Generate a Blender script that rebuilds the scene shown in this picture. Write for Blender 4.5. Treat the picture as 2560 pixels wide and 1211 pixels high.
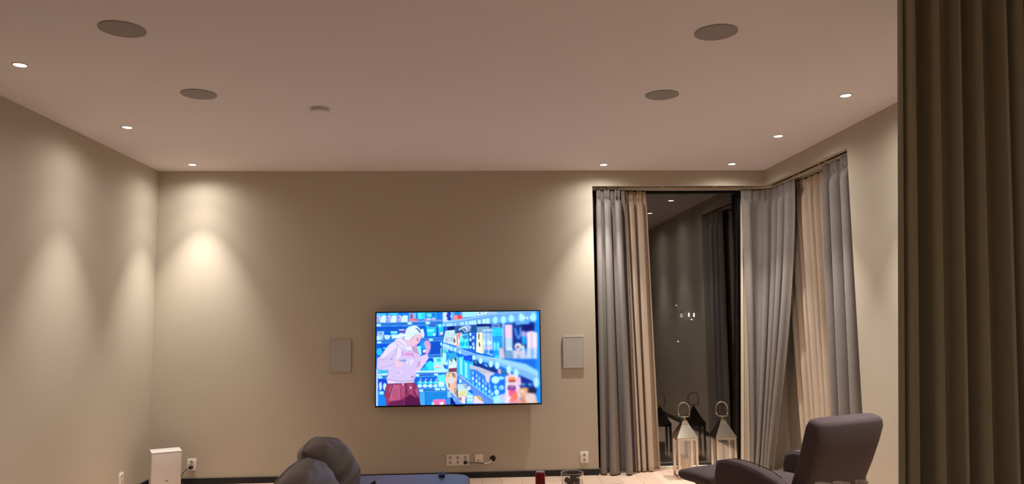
import bpy, bmesh, math, random
import numpy as np
from mathutils import Vector, Matrix

for o in list(bpy.data.objects):
    bpy.data.objects.remove(o, do_unlink=True)
S = bpy.context.scene
COL = S.collection
random.seed(7)
PI = math.pi

# ------------------------------------------------------------------ camera
FPX = 1896.8
cd = bpy.data.cameras.new('camera')
cd.sensor_fit = 'HORIZONTAL'; cd.sensor_width = 36.0
cd.lens = FPX / 2560.0 * 36.0
cd.clip_start = 0.05; cd.clip_end = 2000
cam = bpy.data.objects.new('camera', cd); COL.objects.link(cam)
r_ = Vector((0.99848013, -0.05369156, -0.01243594))
u_ = Vector((0.00682115, -0.10351818, 0.99460417))
w_ = Vector((0.0546892, 0.99317733, 0.10299461))
m = Matrix((r_, u_, -w_)).transposed().to_4x4()
m.translation = Vector((0, 0, 1.5617))
cam.matrix_world = m
S.camera = cam

# ------------------------------------------------------------------ world, exposure
W = bpy.data.worlds.new('night'); S.world = W; W.use_nodes = True
bgn = W.node_tree.nodes['Background']
bgn.inputs[0].default_value = (0.012, 0.016, 0.03, 1); bgn.inputs[1].default_value = 0.02
S.view_settings.view_transform = 'Standard'; S.view_settings.look = 'None'
S.view_settings.gamma = 1; S.view_settings.use_curve_mapping = False
S.view_settings.exposure = 0.12

CORE_W = 205.0                     # the narrow centre of one downlight's beam
LAMP_W = 27.0                      # the body of the beam
SPILL_W = 20.0                     # the soft wide spill of the same lamp
LAMP_COL = (1.0, 0.955, 0.915)
LENS_STRENGTH = 22.0
TV_STRENGTH = 1.06
DOWNLIGHTS = [  # x, y, label
    (-2.68, 4.55, 'nearest ceiling downlight of the left row, upper left corner of the ceiling'),
    (-2.70, 6.02, 'middle ceiling downlight of the left row, between the two round speakers and the left wall'),
    (-2.71, 7.46, 'farthest ceiling downlight of the left row, in the corner above the white subwoofer'),
    (2.66, 5.10, 'ceiling downlight on the right beside the big dark curtain, nearest of the right row'),
    (2.66, 6.29, 'ceiling downlight above the right window header, second from the dark curtain'),
    (2.66, 7.46, 'ceiling downlight in the right back corner above the window header'),
    (1.35, 7.49, 'ceiling downlight above the left end of the back window curtain'),
]
DIM = {(-2.68, 4.55): 0.72, (-2.70, 6.02): 0.84}      # lamps of the left row run a little lower
HID = [(1.0, 0.2, 'added unseen ceiling downlight right above the viewer'),  # lamps near the viewer are unseen, added to brighten the olive curtain
       (2.2, -0.6, 'added unseen ceiling downlight at the right behind the viewer, lighting the olive curtain'), (0.8, -1.5, 'added unseen ceiling downlight far behind the viewer'),
       (2.66, 3.90, 'ceiling downlight hidden behind the big dark curtain')]

# ------------------------------------------------------------------ room measures
H = 3.12; D = 7.80; XL = -3.165; XR = 3.132; YF = -2.6
WIN_L = 1.28; HEAD = 2.955; WIN_R = 6.04
GY = 8.05; GX = 3.40               # glass planes

# ------------------------------------------------------------------ materials
def mat(name, col, rough=0.6, metal=0.0, spec=0.5, bump=0.0, bscale=200.0, var=0.0, vscale=6.0, sheen=0.0, trans=0.0, ior=1.45, rnd=0.0):
    M = bpy.data.materials.new(name); M.use_nodes = True
    nt = M.node_tree; b = nt.nodes['Principled BSDF']
    b.inputs['Base Color'].default_value = (*col, 1)
    b.inputs['Roughness'].default_value = rough
    b.inputs['Metallic'].default_value = metal
    b.inputs['Specular IOR Level'].default_value = spec
    b.inputs['IOR'].default_value = ior
    if sheen: b.inputs['Sheen Weight'].default_value = sheen
    if trans: b.inputs['Transmission Weight'].default_value = trans
    tc = nt.nodes.new('ShaderNodeTexCoord')
    src = None
    if var or rnd:
        n = nt.nodes.new('ShaderNodeTexNoise'); n.inputs['Scale'].default_value = vscale; n.inputs['Detail'].default_value = 4
        nt.links.new(tc.outputs['Object'], n.inputs['Vector'])
        mr = nt.nodes.new('ShaderNodeMapRange')
        mr.inputs['To Min'].default_value = 1 - var; mr.inputs['To Max'].default_value = 1 + var
        nt.links.new(n.outputs['Fac'], mr.inputs['Value'])
        val = mr.outputs['Result']
        if rnd:
            oi = nt.nodes.new('ShaderNodeObjectInfo')
            m2 = nt.nodes.new('ShaderNodeMapRange'); m2.inputs['To Min'].default_value = 1 - rnd; m2.inputs['To Max'].default_value = 1 + rnd
            nt.links.new(oi.outputs['Random'], m2.inputs['Value'])
            mm = nt.nodes.new('ShaderNodeMath'); mm.operation = 'MULTIPLY'
            nt.links.new(val, mm.inputs[0]); nt.links.new(m2.outputs['Result'], mm.inputs[1]); val = mm.outputs[0]
        vm = nt.nodes.new('ShaderNodeVectorMath'); vm.operation = 'SCALE'
        vm.inputs[0].default_value = col
        nt.links.new(val, vm.inputs['Scale'])
        nt.links.new(vm.outputs['Vector'], b.inputs['Base Color'])
    if bump:
        n2 = nt.nodes.new('ShaderNodeTexNoise'); n2.inputs['Scale'].default_value = bscale; n2.inputs['Detail'].default_value = 3
        nt.links.new(tc.outputs['Object'], n2.inputs['Vector'])
        bp = nt.nodes.new('ShaderNodeBump'); bp.inputs['Strength'].default_value = bump; bp.inputs['Distance'].default_value = 0.002
        nt.links.new(n2.outputs['Fac'], bp.inputs['Height'])
        nt.links.new(bp.outputs['Normal'], b.inputs['Normal'])
    return M

def emit(name, col, s):
    M = bpy.data.materials.new(name); M.use_nodes = True
    nt = M.node_tree; nt.nodes.remove(nt.nodes['Principled BSDF'])
    e = nt.nodes.new('ShaderNodeEmission'); e.inputs[0].default_value = (*col, 1); e.inputs[1].default_value = s
    nt.links.new(e.outputs[0], nt.nodes['Material Output'].inputs[0])
    return M

def glass(name, f0, tint=(1, 1, 1), rough=0.0):
    M = bpy.data.materials.new(name); M.use_nodes = True
    nt = M.node_tree; nt.nodes.remove(nt.nodes['Principled BSDF'])
    lw = nt.nodes.new('ShaderNodeLayerWeight'); lw.inputs['Blend'].default_value = 0.5
    p = nt.nodes.new('ShaderNodeMath'); p.operation = 'POWER'; p.inputs[1].default_value = 5
    nt.links.new(lw.outputs['Facing'], p.inputs[0])
    mr = nt.nodes.new('ShaderNodeMapRange'); mr.inputs['To Min'].default_value = f0; mr.inputs['To Max'].default_value = 0.95
    nt.links.new(p.outputs[0], mr.inputs['Value'])
    t = nt.nodes.new('ShaderNodeBsdfTransparent'); t.inputs[0].default_value = (*tint, 1)
    g = nt.nodes.new('ShaderNodeBsdfGlossy'); g.inputs['Roughness'].default_value = rough; g.inputs['Color'].default_value = (1, 1, 1, 1)
    mx = nt.nodes.new('ShaderNodeMixShader')
    nt.links.new(mr.outputs['Result'], mx.inputs[0]); nt.links.new(t.outputs[0], mx.inputs[1]); nt.links.new(g.outputs[0], mx.inputs[2])
    nt.links.new(mx.outputs[0], nt.nodes['Material Output'].inputs[0])
    return M

M = {}
M['wall'] = mat('wall_paint', (0.52, 0.455, 0.36), 0.75, bump=0.25, bscale=350, spec=0.25)
M['ceiling'] = mat('ceiling_paint', (0.82, 0.765, 0.775), 0.85, bump=0.15, bscale=300, spec=0.2)
M['black'] = mat('black_lacquer', (0.008, 0.008, 0.009), 0.45)
M['plank'] = mat('oak_plank', (0.68, 0.49, 0.36), 0.42, bump=0.15, bscale=60, var=0.10, vscale=5, rnd=0.09)
M['subfloor'] = mat('subfloor', (0.20, 0.15, 0.11), 0.8)
M['white_plastic'] = mat('white_plastic', (0.72, 0.68, 0.63), 0.4)
M['offwhite'] = mat('offwhite_plastic', (0.82, 0.75, 0.67), 0.45)
M['socket'] = mat('socket_recess', (0.50, 0.44, 0.37), 0.5)
M['dark'] = mat('dark_hole', (0.012, 0.011, 0.011), 0.7)
M['grille'] = mat('speaker_grille', (0.35, 0.32, 0.30), 0.7, bump=0.5, bscale=900)
M['grille_wall'] = mat('wall_speaker_grille', (0.46, 0.43, 0.39), 0.7, bump=0.5, bscale=900)
M['sub'] = mat('subwoofer_white', (0.66, 0.60, 0.56), 0.45)
M['rail'] = mat('curtain_rail', (0.72, 0.62, 0.50), 0.4)
M['grey'] = mat('grey_curtain', (0.235, 0.205, 0.182), 0.85, sheen=0.06, bump=0.3, bscale=500, var=0.06, vscale=14)
M['beige'] = mat('beige_curtain', (0.52, 0.415, 0.315), 0.85, sheen=0.05, bump=0.3, bscale=500, var=0.05, vscale=14)
M['lining'] = mat('satin_lining', (0.62, 0.52, 0.40), 0.38, bump=0.2, bscale=300)
M['olive'] = mat('olive_curtain', (0.32, 0.288, 0.195), 0.9, sheen=0.05, bump=0.3, bscale=500, var=0.05, vscale=14)
M['frame'] = mat('window_frame', (0.02, 0.019, 0.02), 0.5)
M['threshold'] = mat('cream_threshold', (0.80, 0.72, 0.58), 0.4)
M['glass'] = glass('window_glass', 0.085)
M['pane'] = glass('lantern_glass', 0.10)
M['bowlglass'] = glass('bowl_glass', 0.07)
M['steel'] = mat('polished_steel', (0.60, 0.54, 0.46), 0.14, metal=1.0)
M['roofsteel'] = mat('steel_dark_reflection', (0.40, 0.35, 0.29), 0.2, metal=1.0)  # same steel darkened, imitating the dim reflection on the lantern roof
M['candle'] = mat('candle_wax', (0.50, 0.33, 0.17), 0.5)
M['chair'] = mat('plum_wool', (0.070, 0.046, 0.049), 0.9, sheen=0.08, bump=0.5, bscale=700, var=0.08, vscale=30)
M['darkwood'] = mat('dark_wood', (0.03, 0.02, 0.016), 0.4)
M['sofa'] = mat('blue_grey_linen', (0.132, 0.110, 0.110), 0.42, spec=0.8, sheen=0.05, bump=0.6, bscale=450, var=0.07, vscale=25)
M['seat'] = mat('linen_tv_glow', (0.112, 0.132, 0.300), 0.34, spec=1.0, sheen=0.05, bump=0.6, bscale=450, var=0.07, vscale=25)  # the television's blue glow is put into the seat fabric colour
M['pillow'] = mat('charcoal_cotton', (0.028, 0.026, 0.026), 0.85, bump=0.4, bscale=500)
M['tvbody'] = mat('tv_black', (0.006, 0.006, 0.008), 0.25)
M['red'] = mat('red_can', (0.30, 0.010, 0.012), 0.32, var=0.25, vscale=40)
M['alu'] = mat('aluminium', (0.75, 0.70, 0.68), 0.3, metal=1.0)
M['cone'] = mat('pine_cone', (0.085, 0.045, 0.032), 0.8, bump=0.8, bscale=150)
M['tabletop'] = mat('table_oak', (0.45, 0.34, 0.25), 0.5, var=0.1)
M['remote'] = mat('remote_tv_glow', (0.03, 0.045, 0.11), 0.35)  # dark remote, its blue is television light painted into the colour
M['mug'] = mat('cream_stoneware', (0.58, 0.50, 0.40), 0.4)
M['lens'] = emit('lamp_lens', (1.0, 0.9, 0.74), LENS_STRENGTH)
M['trim'] = mat('lamp_trim', (0.75, 0.70, 0.66), 0.5)
M['housewin'] = emit('lit_window', (1.0, 0.86, 0.55), 3.2)
M['housedim'] = emit('dim_window', (1.0, 0.9, 0.65), 0.55)
M['houselamp'] = emit('yard_lamp', (1.0, 0.95, 0.85), 14.0)
M['house'] = mat('house_boards', (0.35, 0.33, 0.30), 0.8)
M['roof'] = mat('house_roof', (0.04, 0.04, 0.045), 0.8)
M['ground'] = mat('dark_ground', (0.02, 0.02, 0.018), 0.95)

# ------------------------------------------------------------------ helpers
def link(name, me, material=None, parent=None, smooth=False):
    o = bpy.data.objects.new(name, me); COL.objects.link(o)
    if material: me.materials.append(material)
    if smooth:
        me.polygons.foreach_set('use_smooth', [True] * len(me.polygons))
    if parent: o.parent = parent
    return o

def obj(name, bm, material, parent=None, smooth=False, auto=False):
    bmesh.ops.recalc_face_normals(bm, faces=bm.faces)
    me = bpy.data.meshes.new(name); bm.to_mesh(me); bm.free()
    o = link(name, me, material, parent, smooth or auto)
    if auto: me.set_sharp_from_angle(angle=math.radians(40))
    return o

def empty(name, loc=(0, 0, 0), rz=0.0):
    o = bpy.data.objects.new(name, None); COL.objects.link(o)
    o.location = loc; o.rotation_euler = (0, 0, rz); o.empty_display_size = 0.05
    return o

def tag(o, label=None, cat=None, group=None, kind=None):
    if label: o['label'] = label
    if cat: o['category'] = cat
    if group: o['group'] = group
    if kind: o['kind'] = kind
    return o

def bx(bm, lo, hi, bevel=0.0, seg=2, mtx=None):
    lo = Vector(lo); hi = Vector(hi); c = (lo + hi) / 2; s = hi - lo
    r = bmesh.ops.create_cube(bm, size=1.0)
    vs = r['verts']
    bmesh.ops.scale(bm, vec=s, verts=vs); bmesh.ops.translate(bm, vec=c, verts=vs)
    if bevel:
        es = list({e for v in vs for e in v.link_edges})
        res = bmesh.ops.bevel(bm, geom=es, offset=bevel, segments=seg, profile=0.5, affect='EDGES')
        vs = res['verts']
    if mtx: bmesh.ops.transform(bm, matrix=mtx, verts=list({v for v in vs}))
    return vs

def box(name, lo, hi, material, parent=None, bevel=0.0, seg=2):
    bm = bmesh.new(); bx(bm, lo, hi, bevel, seg)
    return obj(name, bm, material, parent, auto=bevel > 0)

def lathe(prof, n=32, axis='Z', center=(0, 0, 0)):
    """prof: list of (radius, height)."""
    bm = bmesh.new(); rings = []
    for r, z in prof:
        ring = []
        if r < 1e-6:
            ring = [bm.verts.new((0, 0, z))]
        else:
            for k in range(n):
                a = 2 * PI * k / n
                ring.append(bm.verts.new((r * math.cos(a), r * math.sin(a), z)))
        rings.append(ring)
    for a, b in zip(rings, rings[1:]):
        if len(a) == 1 and len(b) == 1: continue
        for k in range(n):
            if len(a) == 1: bm.faces.new((a[0], b[k], b[(k + 1) % n]))
            elif len(b) == 1: bm.faces.new((a[k], a[(k + 1) % n], b[0]))
            else: bm.faces.new((a[k], a[(k + 1) % n], b[(k + 1) % n], b[k]))
    if axis == 'Y':   # height runs towards the room (-y)
        bmesh.ops.transform(bm, matrix=Matrix.Rotation(PI / 2, 4, 'X'), verts=bm.verts)
    elif axis == 'X':  # height runs +x
        bmesh.ops.transform(bm, matrix=Matrix.Rotation(PI / 2, 4, 'Y'), verts=bm.verts)
    elif axis == '-Z':
        bmesh.ops.transform(bm, matrix=Matrix.Rotation(PI, 4, 'X'), verts=bm.verts)
    bmesh.ops.translate(bm, vec=center, verts=bm.verts)
    return bm

def smooth_path(pts, n):
    """Catmull-Rom through pts, resampled to n points by arc length."""
    P = [Vector(p) for p in pts]
    if len(P) == 2:
        return [P[0].lerp(P[1], k / (n - 1)) for k in range(n)]
    Q = [P[0] * 2 - P[1]] + P + [P[-1] * 2 - P[-2]]
    raw = []
    for i in range(1, len(Q) - 2):
        for k in range(24):
            t = k / 24
            a, b, c, d = Q[i - 1], Q[i], Q[i + 1], Q[i + 2]
            raw.append(0.5 * ((2 * b) + (c - a) * t + (2 * a - 5 * b + 4 * c - d) * t * t + (3 * b - a - 3 * c + d) * t ** 3))
    raw.append(P[-1])
    L = [0]
    for a, b in zip(raw, raw[1:]): L.append(L[-1] + (b - a).length)
    out = []; j = 0
    for k in range(n):
        s = L[-1] * k / (n - 1)
        while j < len(L) - 2 and L[j + 1] < s: j += 1
        f = (s - L[j]) / max(1e-9, L[j + 1] - L[j])
        out.append(raw[j].lerp(raw[j + 1], min(1, f)))
    return out

def sweep(bm, path, prof, closed=False, up=Vector((0, 0, 1))):
    """prof: list of (side, up) offsets swept along path."""
    rings = []; n = len(path)
    for i, p in enumerate(path):
        if closed: t = path[(i + 1) % n] - path[i - 1]
        else: t = path[min(i + 1, n - 1)] - path[max(i - 1, 0)]
        t.normalize()
        s = t.cross(up)
        if s.length < 1e-4: s = t.cross(Vector((0, 1, 0)))
        s.normalize(); v = s.cross(t)
        rings.append([bm.verts.new(p + s * a + v * b) for a, b in prof])
    m_ = len(prof)
    for i in range(n if closed else n - 1):
        a = rings[i]; b = rings[(i + 1) % n]
        for k in range(m_):
            bm.faces.new((a[k], a[(k + 1) % m_], b[(k + 1) % m_], b[k]))
    if not closed:
        bm.faces.new(rings[0]); bm.faces.new(rings[-1][::-1])

def circ(r, n=8): return [(r * math.cos(2 * PI * k / n), r * math.sin(2 * PI * k / n)) for k in range(n)]

def tube(name, pts, r, material, parent=None, n=24, seg=8, closed=False, up=Vector((0, 0, 1))):
    bm = bmesh.new(); sweep(bm, smooth_path(pts, n), circ(r, seg), closed, up)
    return obj(name, bm, material, parent, smooth=True)

def loft(bm, secs, n=40):
    """secs: (center, ax, ay, rx, ry, exponent)."""
    rings = []
    for c, ax, ay, rx, ry, e in secs:
        ring = []
        for k in range(n):
            a = 2 * PI * k / n; ca = math.cos(a); sa = math.sin(a)
            x = math.copysign(abs(ca) ** (2 / e), ca) * rx; y = math.copysign(abs(sa) ** (2 / e), sa) * ry
            ring.append(bm.verts.new(Vector(c) + Vector(ax) * x + Vector(ay) * y))
        rings.append(ring)
    for a, b in zip(rings, rings[1:]):
        for k in range(n): bm.faces.new((a[k], a[(k + 1) % n], b[(k + 1) % n], b[k]))
    bm.faces.new(rings[0][::-1]); bm.faces.new(rings[-1])

def rounded_secs(cs, r, steps=5):
    """give a loft rounded ends: cs is a list of full sections, r the end rounding."""
    def end(c, ax, ay, rx, ry, e, dirv, rev):
        out = []
        for k in range(steps + 1):
            a = PI / 2 * k / steps
            s = r * math.cos(a) if False else None
            inset = r * (1 - math.cos(PI / 2 - a)) if False else r * (1 - math.sin(a)); fwd = r * (1 - math.cos(a))
            out.append((Vector(c) + dirv * fwd, ax, ay, rx - inset, ry - inset, e))
        return out
    c0, c1 = Vector(cs[0][0]), Vector(cs[1][0]); d0 = (c1 - c0).normalized()
    e0, e1 = Vector(cs[-1][0]), Vector(cs[-2][0]); d1 = (e1 - e0).normalized()
    A = end(*cs[0], d0, False); B = end(*cs[-1], d1, True)
    return A + list(cs[1:-1]) + B[::-1]

def struct(o):
    o['kind'] = 'structure'; return o

# ------------------------------------------------------------------ room shell
bm = bmesh.new()
bx(bm, (XL - 0.25, D, 0), (WIN_L, D + 0.40, H))
struct(obj('wall_back', bm, M['wall']))
T = 0.05
# header: a fascia that runs over both windows and around the corner, with the lintel above the curtain pocket
bm = bmesh.new()
path = [(WIN_L, D), (XR, D), (XR, WIN_R), (XR + T, WIN_R), (XR + T, D + T), (WIN_L, D + T)]
vb = [bm.verts.new((x, y, HEAD)) for x, y in path]; vt = [bm.verts.new((x, y, H)) for x, y in path]
for i in range(6):
    j = (i + 1) % 6; bm.faces.new((vb[i], vb[j], vt[j], vt[i]))
for vs in (vb, vt):
    bm.faces.new((vs[0], vs[1], vs[4], vs[5])); bm.faces.new((vs[1], vs[2], vs[3], vs[4]))
struct(obj('wall_header', bm, M['wall']))
bm = bmesh.new()
bx(bm, (WIN_L, D + T, 3.03), (XR + 0.45, D + 0.40, H)); bx(bm, (XR + T, WIN_R, 3.03), (XR + 0.45, D + T, H))
struct(obj('wall_lintel', bm, M['wall']))
struct(box('wall_right', (XR, YF, 0), (XR + 0.45, WIN_R, H), M['wall']))
struct(box('wall_left', (XL - 0.25, YF, 0), (XL, D, H), M['wall']))
struct(box('wall_front', (XL - 0.25, YF - 0.2, 0), (XR + 0.45, YF, H), M['wall']))
struct(box('ceiling', (XL - 0.25, YF - 0.2, H), (XR + 0.45, D + 0.40, H + 0.15), M['ceiling']))
bm = bmesh.new()
bx(bm, (2.98, 8.0, 0), (XR + 0.45, D + 0.40, 3.03)); bx(bm, (3.345, 7.45, 0), (XR + 0.45, 8.0, 3.03))
struct(obj('wall_corner', bm, M['wall']))
floor = struct(box('floor', (XL - 0.25, YF - 0.2, -0.12), (XR + 0.45, D + 0.40, -0.02), M['subfloor']))
# planks run away from the viewer, staggered
PW = 0.192; PL = 2.2
me_cache = {}
def plank_mesh(w, l):
    key = (round(w, 3), round(l, 3))
    if key not in me_cache:
        b = bmesh.new(); g = 0.0006; c = 0.0012
        pts = []
        for z, i in ((-0.02, g), (-c, g), (0.0, g + c)):
            pts.append([b.verts.new((x, y, z)) for x, y in ((i, i), (w - i, i), (w - i, l - i), (i, l - i))])
        for lo, hi in zip(pts, pts[1:]):
            for k in range(4): b.faces.new((lo[k], lo[(k + 1) % 4], hi[(k + 1) % 4], hi[k]))
        b.faces.new(pts[-1])
        bmesh.ops.recalc_face_normals(b, faces=b.faces)
        me = bpy.data.meshes.new('plank'); b.to_mesh(me); b.free(); me.materials.append(M['plank'])
        me_cache[key] = me
    return me_cache[key]
x = XL; row = 0
offs = [0.0, 0.9, 1.6, 0.5, 1.25, 2.0, 0.3]
while x < XR + 0.24:
    w = min(PW, XR + 0.26 - x)
    if w < 0.03: break
    y1 = 8.10 if x > WIN_L - 0.1 else D
    if w < 0.03: break
    edges = [y1]; e = y1 - offs[row % 7] if offs[row % 7] > 0.2 else y1 - PL
    while e > 1.0: edges.append(e); e -= PL
    edges.append(max(e, YF))
    if edges[-1] > YF: edges.append(YF)
    for a, b_ in zip(edges, edges[1:]):
        o = bpy.data.objects.new('plank', plank_mesh(w, a - b_)); COL.objects.link(o)
        o.location = (x, b_, 0); o.parent = floor
    x += PW; row += 1

def base(name, lo, hi): return struct(box(name, lo, hi, M['black'], bevel=0.002, seg=1))
base('baseboard_back', (XL, D - 0.014, 0), (WIN_L, D, 0.058))
base('baseboard_left', (XL, YF, 0), (XL + 0.014, D - 0.014, 0.058))
base('baseboard_right', (XR - 0.014, YF, 0), (XR, WIN_R, 0.058))

# ------------------------------------------------------------------ windows
def window(name, lo, hi, axis, rails):
    """frame bars around a glass plane; axis 'y' faces the viewer, 'x' faces left."""
    root = struct(empty(name, (lo[0], lo[1], lo[2])))
    inv = Vector((-lo[0], -lo[1], -lo[2]))
    f = 0.05
    def part(nm, a, b, mt, bev=0.0):
        o = box(nm, Vector(a) + inv, Vector(b) + inv, mt, root, bevel=bev, seg=1); return o
    x0, y0, z0 = lo; x1, y1, z1 = hi
    if axis == 'y':
        part('frame_top', (x0, GY - 0.04, z1 - 0.06), (x1, GY + 0.06, z1), M['frame'])
        for xa in rails: part('frame_post', (xa, GY - 0.04, z0 + 0.02), (xa + f, GY + 0.06, z1 - 0.06), M['frame'])
        part('threshold', (x0, GY - 0.06, 0.0), (x1, GY + 0.08, 0.027), M['threshold'])
        part('frame_bottom', (x0, GY - 0.005, 0.027), (x1, GY + 0.06, 0.05), M['frame'])
        part('glass_pane', (x0 + f, GY, 0.05), (x1 - f, GY + 0.012, z1 - 0.06), M['glass'])
    else:
        part('frame_top', (GX - 0.04, y0, z1 - 0.06), (GX + 0.06, y1, z1), M['frame'])
        for ya in rails: part('frame_post', (GX - 0.04, ya, z0 + 0.02), (GX + 0.06, ya + f, z1 - 0.06), M['frame'])
        part('threshold', (GX - 0.06, y0, 0.0), (GX + 0.08, y1, 0.027), M['threshold'])
        part('frame_bottom', (GX - 0.005, y0, 0.027), (GX + 0.06, y1, 0.05), M['frame'])
        part('glass_pane', (GX, y0 + f, 0.05), (GX + 0.012, y1 - f, z1 - 0.06), M['glass'])
    return root
window('window_1', (WIN_L, GY, 0), (2.98, GY, 3.03), 'y', [WIN_L, 2.93])
window('window_2', (GX, WIN_R, 0), (GX, 7.45, 3.03), 'x', [WIN_R, 7.40])

# ------------------------------------------------------------------ curtain rails
def rail(pts, label):
    root = tag(empty('curtain_rail', (pts[0][0], pts[0][1], 2.945)), label, 'curtain rail', 'double curtain rails of the corner window')
    off = Vector((pts[0][0], pts[0][1], 0))
    path = smooth_path([Vector((x, y, 0)) - off for x, y in pts], 60)
    bm = bmesh.new(); sweep(bm, path, [(-0.011, -0.011), (0.011, -0.011), (0.011, 0.011), (-0.011, 0.011)])
    obj('track', bm, M['rail'], root)
    for k in range(3, 60, 9):          # ceiling clips that carry the track
        p = path[k]
        box('clip', (p.x - 0.009, p.y - 0.009, 0.011), (p.x + 0.009, p.y + 0.009, 0.085), M['rail'], root)
    return root
rail([(WIN_L + 0.01, 7.90), (2.0, 7.90), (2.84, 7.90), (3.10, 7.885), (3.205, 7.80), (3.225, 7.56), (3.225, 6.7), (3.225, WIN_R + 0.01)],
     'front cream curtain rail curving round the window corner, carrying the grey curtains')
rail([(WIN_L + 0.01, 7.97), (2.0, 7.97), (2.90, 7.97), (3.18, 7.955), (3.28, 7.87), (3.30, 7.62), (3.30, 6.7), (3.30, WIN_R + 0.01)],
     'rear cream curtain rail nearer the glass, carrying the beige curtains')

# ------------------------------------------------------------------ curtains
def sst(a, b, v):
    t = max(0.0, min(1.0, (v - a) / (b - a))); return t * t * (3 - 2 * t)

def curtain(label, top, bot, zt, zb, n, amp, seed, material, head=0.10, group=None, drift=0.5, ab=1.25, widths=None, bow=0.0, thick=0.004, saw=False):
    rnd = random.Random(seed)
    per = 16; nu = n * per + 1
    T_ = smooth_path([Vector((x, y, 0)) for x, y in top], nu); B_ = smooth_path([Vector((x, y, 0)) for x, y in bot], nu)
    ws = widths or [rnd.uniform(0.7, 1.35) for _ in range(n)]
    cum = [0]
    for w in ws: cum.append(cum[-1] + w)
    cum = [c / cum[-1] for c in cum]
    am = [rnd.uniform(0.65, 1.2) for _ in range(n + 1)]
    dr = [rnd.uniform(-1, 1) for _ in range(n + 1)]
    Ht = zt - zb
    hs = [0, 0.012, 0.03, 0.05, 0.075, 0.09, 0.105, 0.12, 0.14, 0.17, 0.21, 0.27, 0.35, 0.45]
    k = 0.6
    while k < Ht - 0.1: hs.append(k); k += 0.16
    hs += [Ht - 0.06, Ht - 0.035, Ht]
    verts = []
    for h in hs:
        t = h / Ht
        wh = sst(head * 0.75, head * 2.0, h)
        crease = math.exp(-((h - head) / 0.018) ** 2)
        for i in range(nu):
            f = i / (nu - 1)
            # sample position in fold space
            s = f * n; j = min(n - 1, int(s)); fr = s - j
            u = cum[j] + (cum[j + 1] - cum[j]) * fr
            a_ = am[j] * (1 - fr) + am[j + 1] * fr
            d_ = dr[j] * (1 - fr) + dr[j + 1] * fr
            ph = 2 * PI * s + drift * d_ * t * 2.2 + 0.35 * d_ * math.sin(3.1 * t + seed)
            x = u * (nu - 1); i0 = min(nu - 2, int(x)); fx = x - i0
            P = T_[i0].lerp(T_[i0 + 1], fx).lerp(B_[i0].lerp(B_[i0 + 1], fx), t ** (1.0 + bow))
            tg = (T_[min(i0 + 1, nu - 1)] - T_[i0]).lerp(B_[min(i0 + 1, nu - 1)] - B_[i0], t).normalized()
            nm = Vector((tg.y, -tg.x, 0))
            main = math.sin(ph) + 0.20 * math.sin(2 * ph + d_ * 2) + 0.10 * math.sin(3 * ph + seed)
            if saw:
                g = fr + 0.03 * d_ * math.sin(4 * t + seed + j)
                c_ = 0.80
                main = (1 - 1.75 * sst(-0.08, c_, g)) if g < c_ else (-0.75 + 1.75 * sst(c_, 1.0, g) * 1.0)
                main *= min(1.3, ws[j] / (sum(ws) / n)) * 0.5 + 0.5
            hd = 0.55 * math.sin(ph) + 0.65 * math.sin(3 * ph + 6 * d_ * h) + 0.35 * math.sin(5 * ph + 9 * d_ * h)
            val = (hd * 0.5 * (1 - wh) + main * wh * (1 + (ab - 1) * t) - 0.25 * crease * (1 + math.sin(ph))) * a_ * amp
            tang = 0 if saw else -0.33 * amp * a_ * math.sin(2 * ph) * wh
            edge = min(f, 1 - f) * n
            val *= sst(0.0, 0.35, edge) * 0.75 + 0.25
            p = P + nm * val + tg * tang
            verts.append((p.x, p.y, zt - h + (0.004 * math.sin(ph) if h == 0 else 0)))
    faces = []
    for a in range(len(hs) - 1):
        for i in range(nu - 1):
            q = a * nu + i
            faces.append((q, q + 1, q + nu + 1, q + nu))
    me = bpy.data.meshes.new('curtain'); me.from_pydata(verts, [], faces); me.update()
    o = link('curtain', me, material, None, smooth=True)
    md = o.modifiers.new('thickness', 'SOLIDIFY'); md.thickness = thick; md.offset = 0
    tag(o, label, 'curtain', group)
    return o

curtain('grey pleated curtain at the left end of the back window, beside the bare wall',
        [(1.335, 7.885), (1.635, 7.885)], [(1.31, 7.82), (1.66, 7.80)], 2.928, 0.012, 3, 0.060, 11, M['grey'], widths=[0.8, 1.2, 1.0], drift=0.8)
curtain('beige pleated curtain hanging right of the left grey curtain, against the dark glass',
        [(1.56, 7.965), (1.885, 7.965)], [(1.60, 7.91), (1.945, 7.915)], 2.925, 0.012, 4, 0.034, 5, M['beige'], widths=[0.9, 0.8, 1.0, 1.3], drift=0.8)
curtain('grey pleated curtain gathered in the window corner, behind the right steel lantern',
        [(2.90, 7.90), (3.10, 7.885), (3.205, 7.79), (3.225, 7.28)], [(2.86, 7.86), (2.96, 7.81), (3.01, 7.78), (3.04, 7.735)], 2.928, 0.012, 5, 0.034, 3, M['grey'], ab=1.1, drift=0.9, bow=0.5, widths=[1.4, 0.8, 0.8, 0.9, 1.2])
curtain('pale satin edge of a beige curtain showing left of the corner grey curtain',
        [(2.925, 7.965), (3.00, 7.95)], [(2.79, 7.93), (2.96, 7.90)], 2.925, 0.010, 2, 0.020, 21, M['lining'], ab=1.1)
curtain('beige pleated curtain on the right window between the two grey ones, behind the armchair',
        [(3.285, 7.72), (3.308, 7.2), (3.308, 6.61)], [(3.285, 7.50), (3.30, 7.2), (3.30, 6.64)], 2.925, 0.012, 8, 0.026, 9, M['beige'], drift=0.8)
curtain('grey pleated curtain at the near end of the right window, above the armchair back',
        [(3.225, 6.66), (3.225, 6.09)], [(3.205, 6.68), (3.205, 6.09)], 2.928, 0.012, 3, 0.060, 15, M['grey'], widths=[0.8, 1.1, 1.0], drift=0.5)
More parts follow.
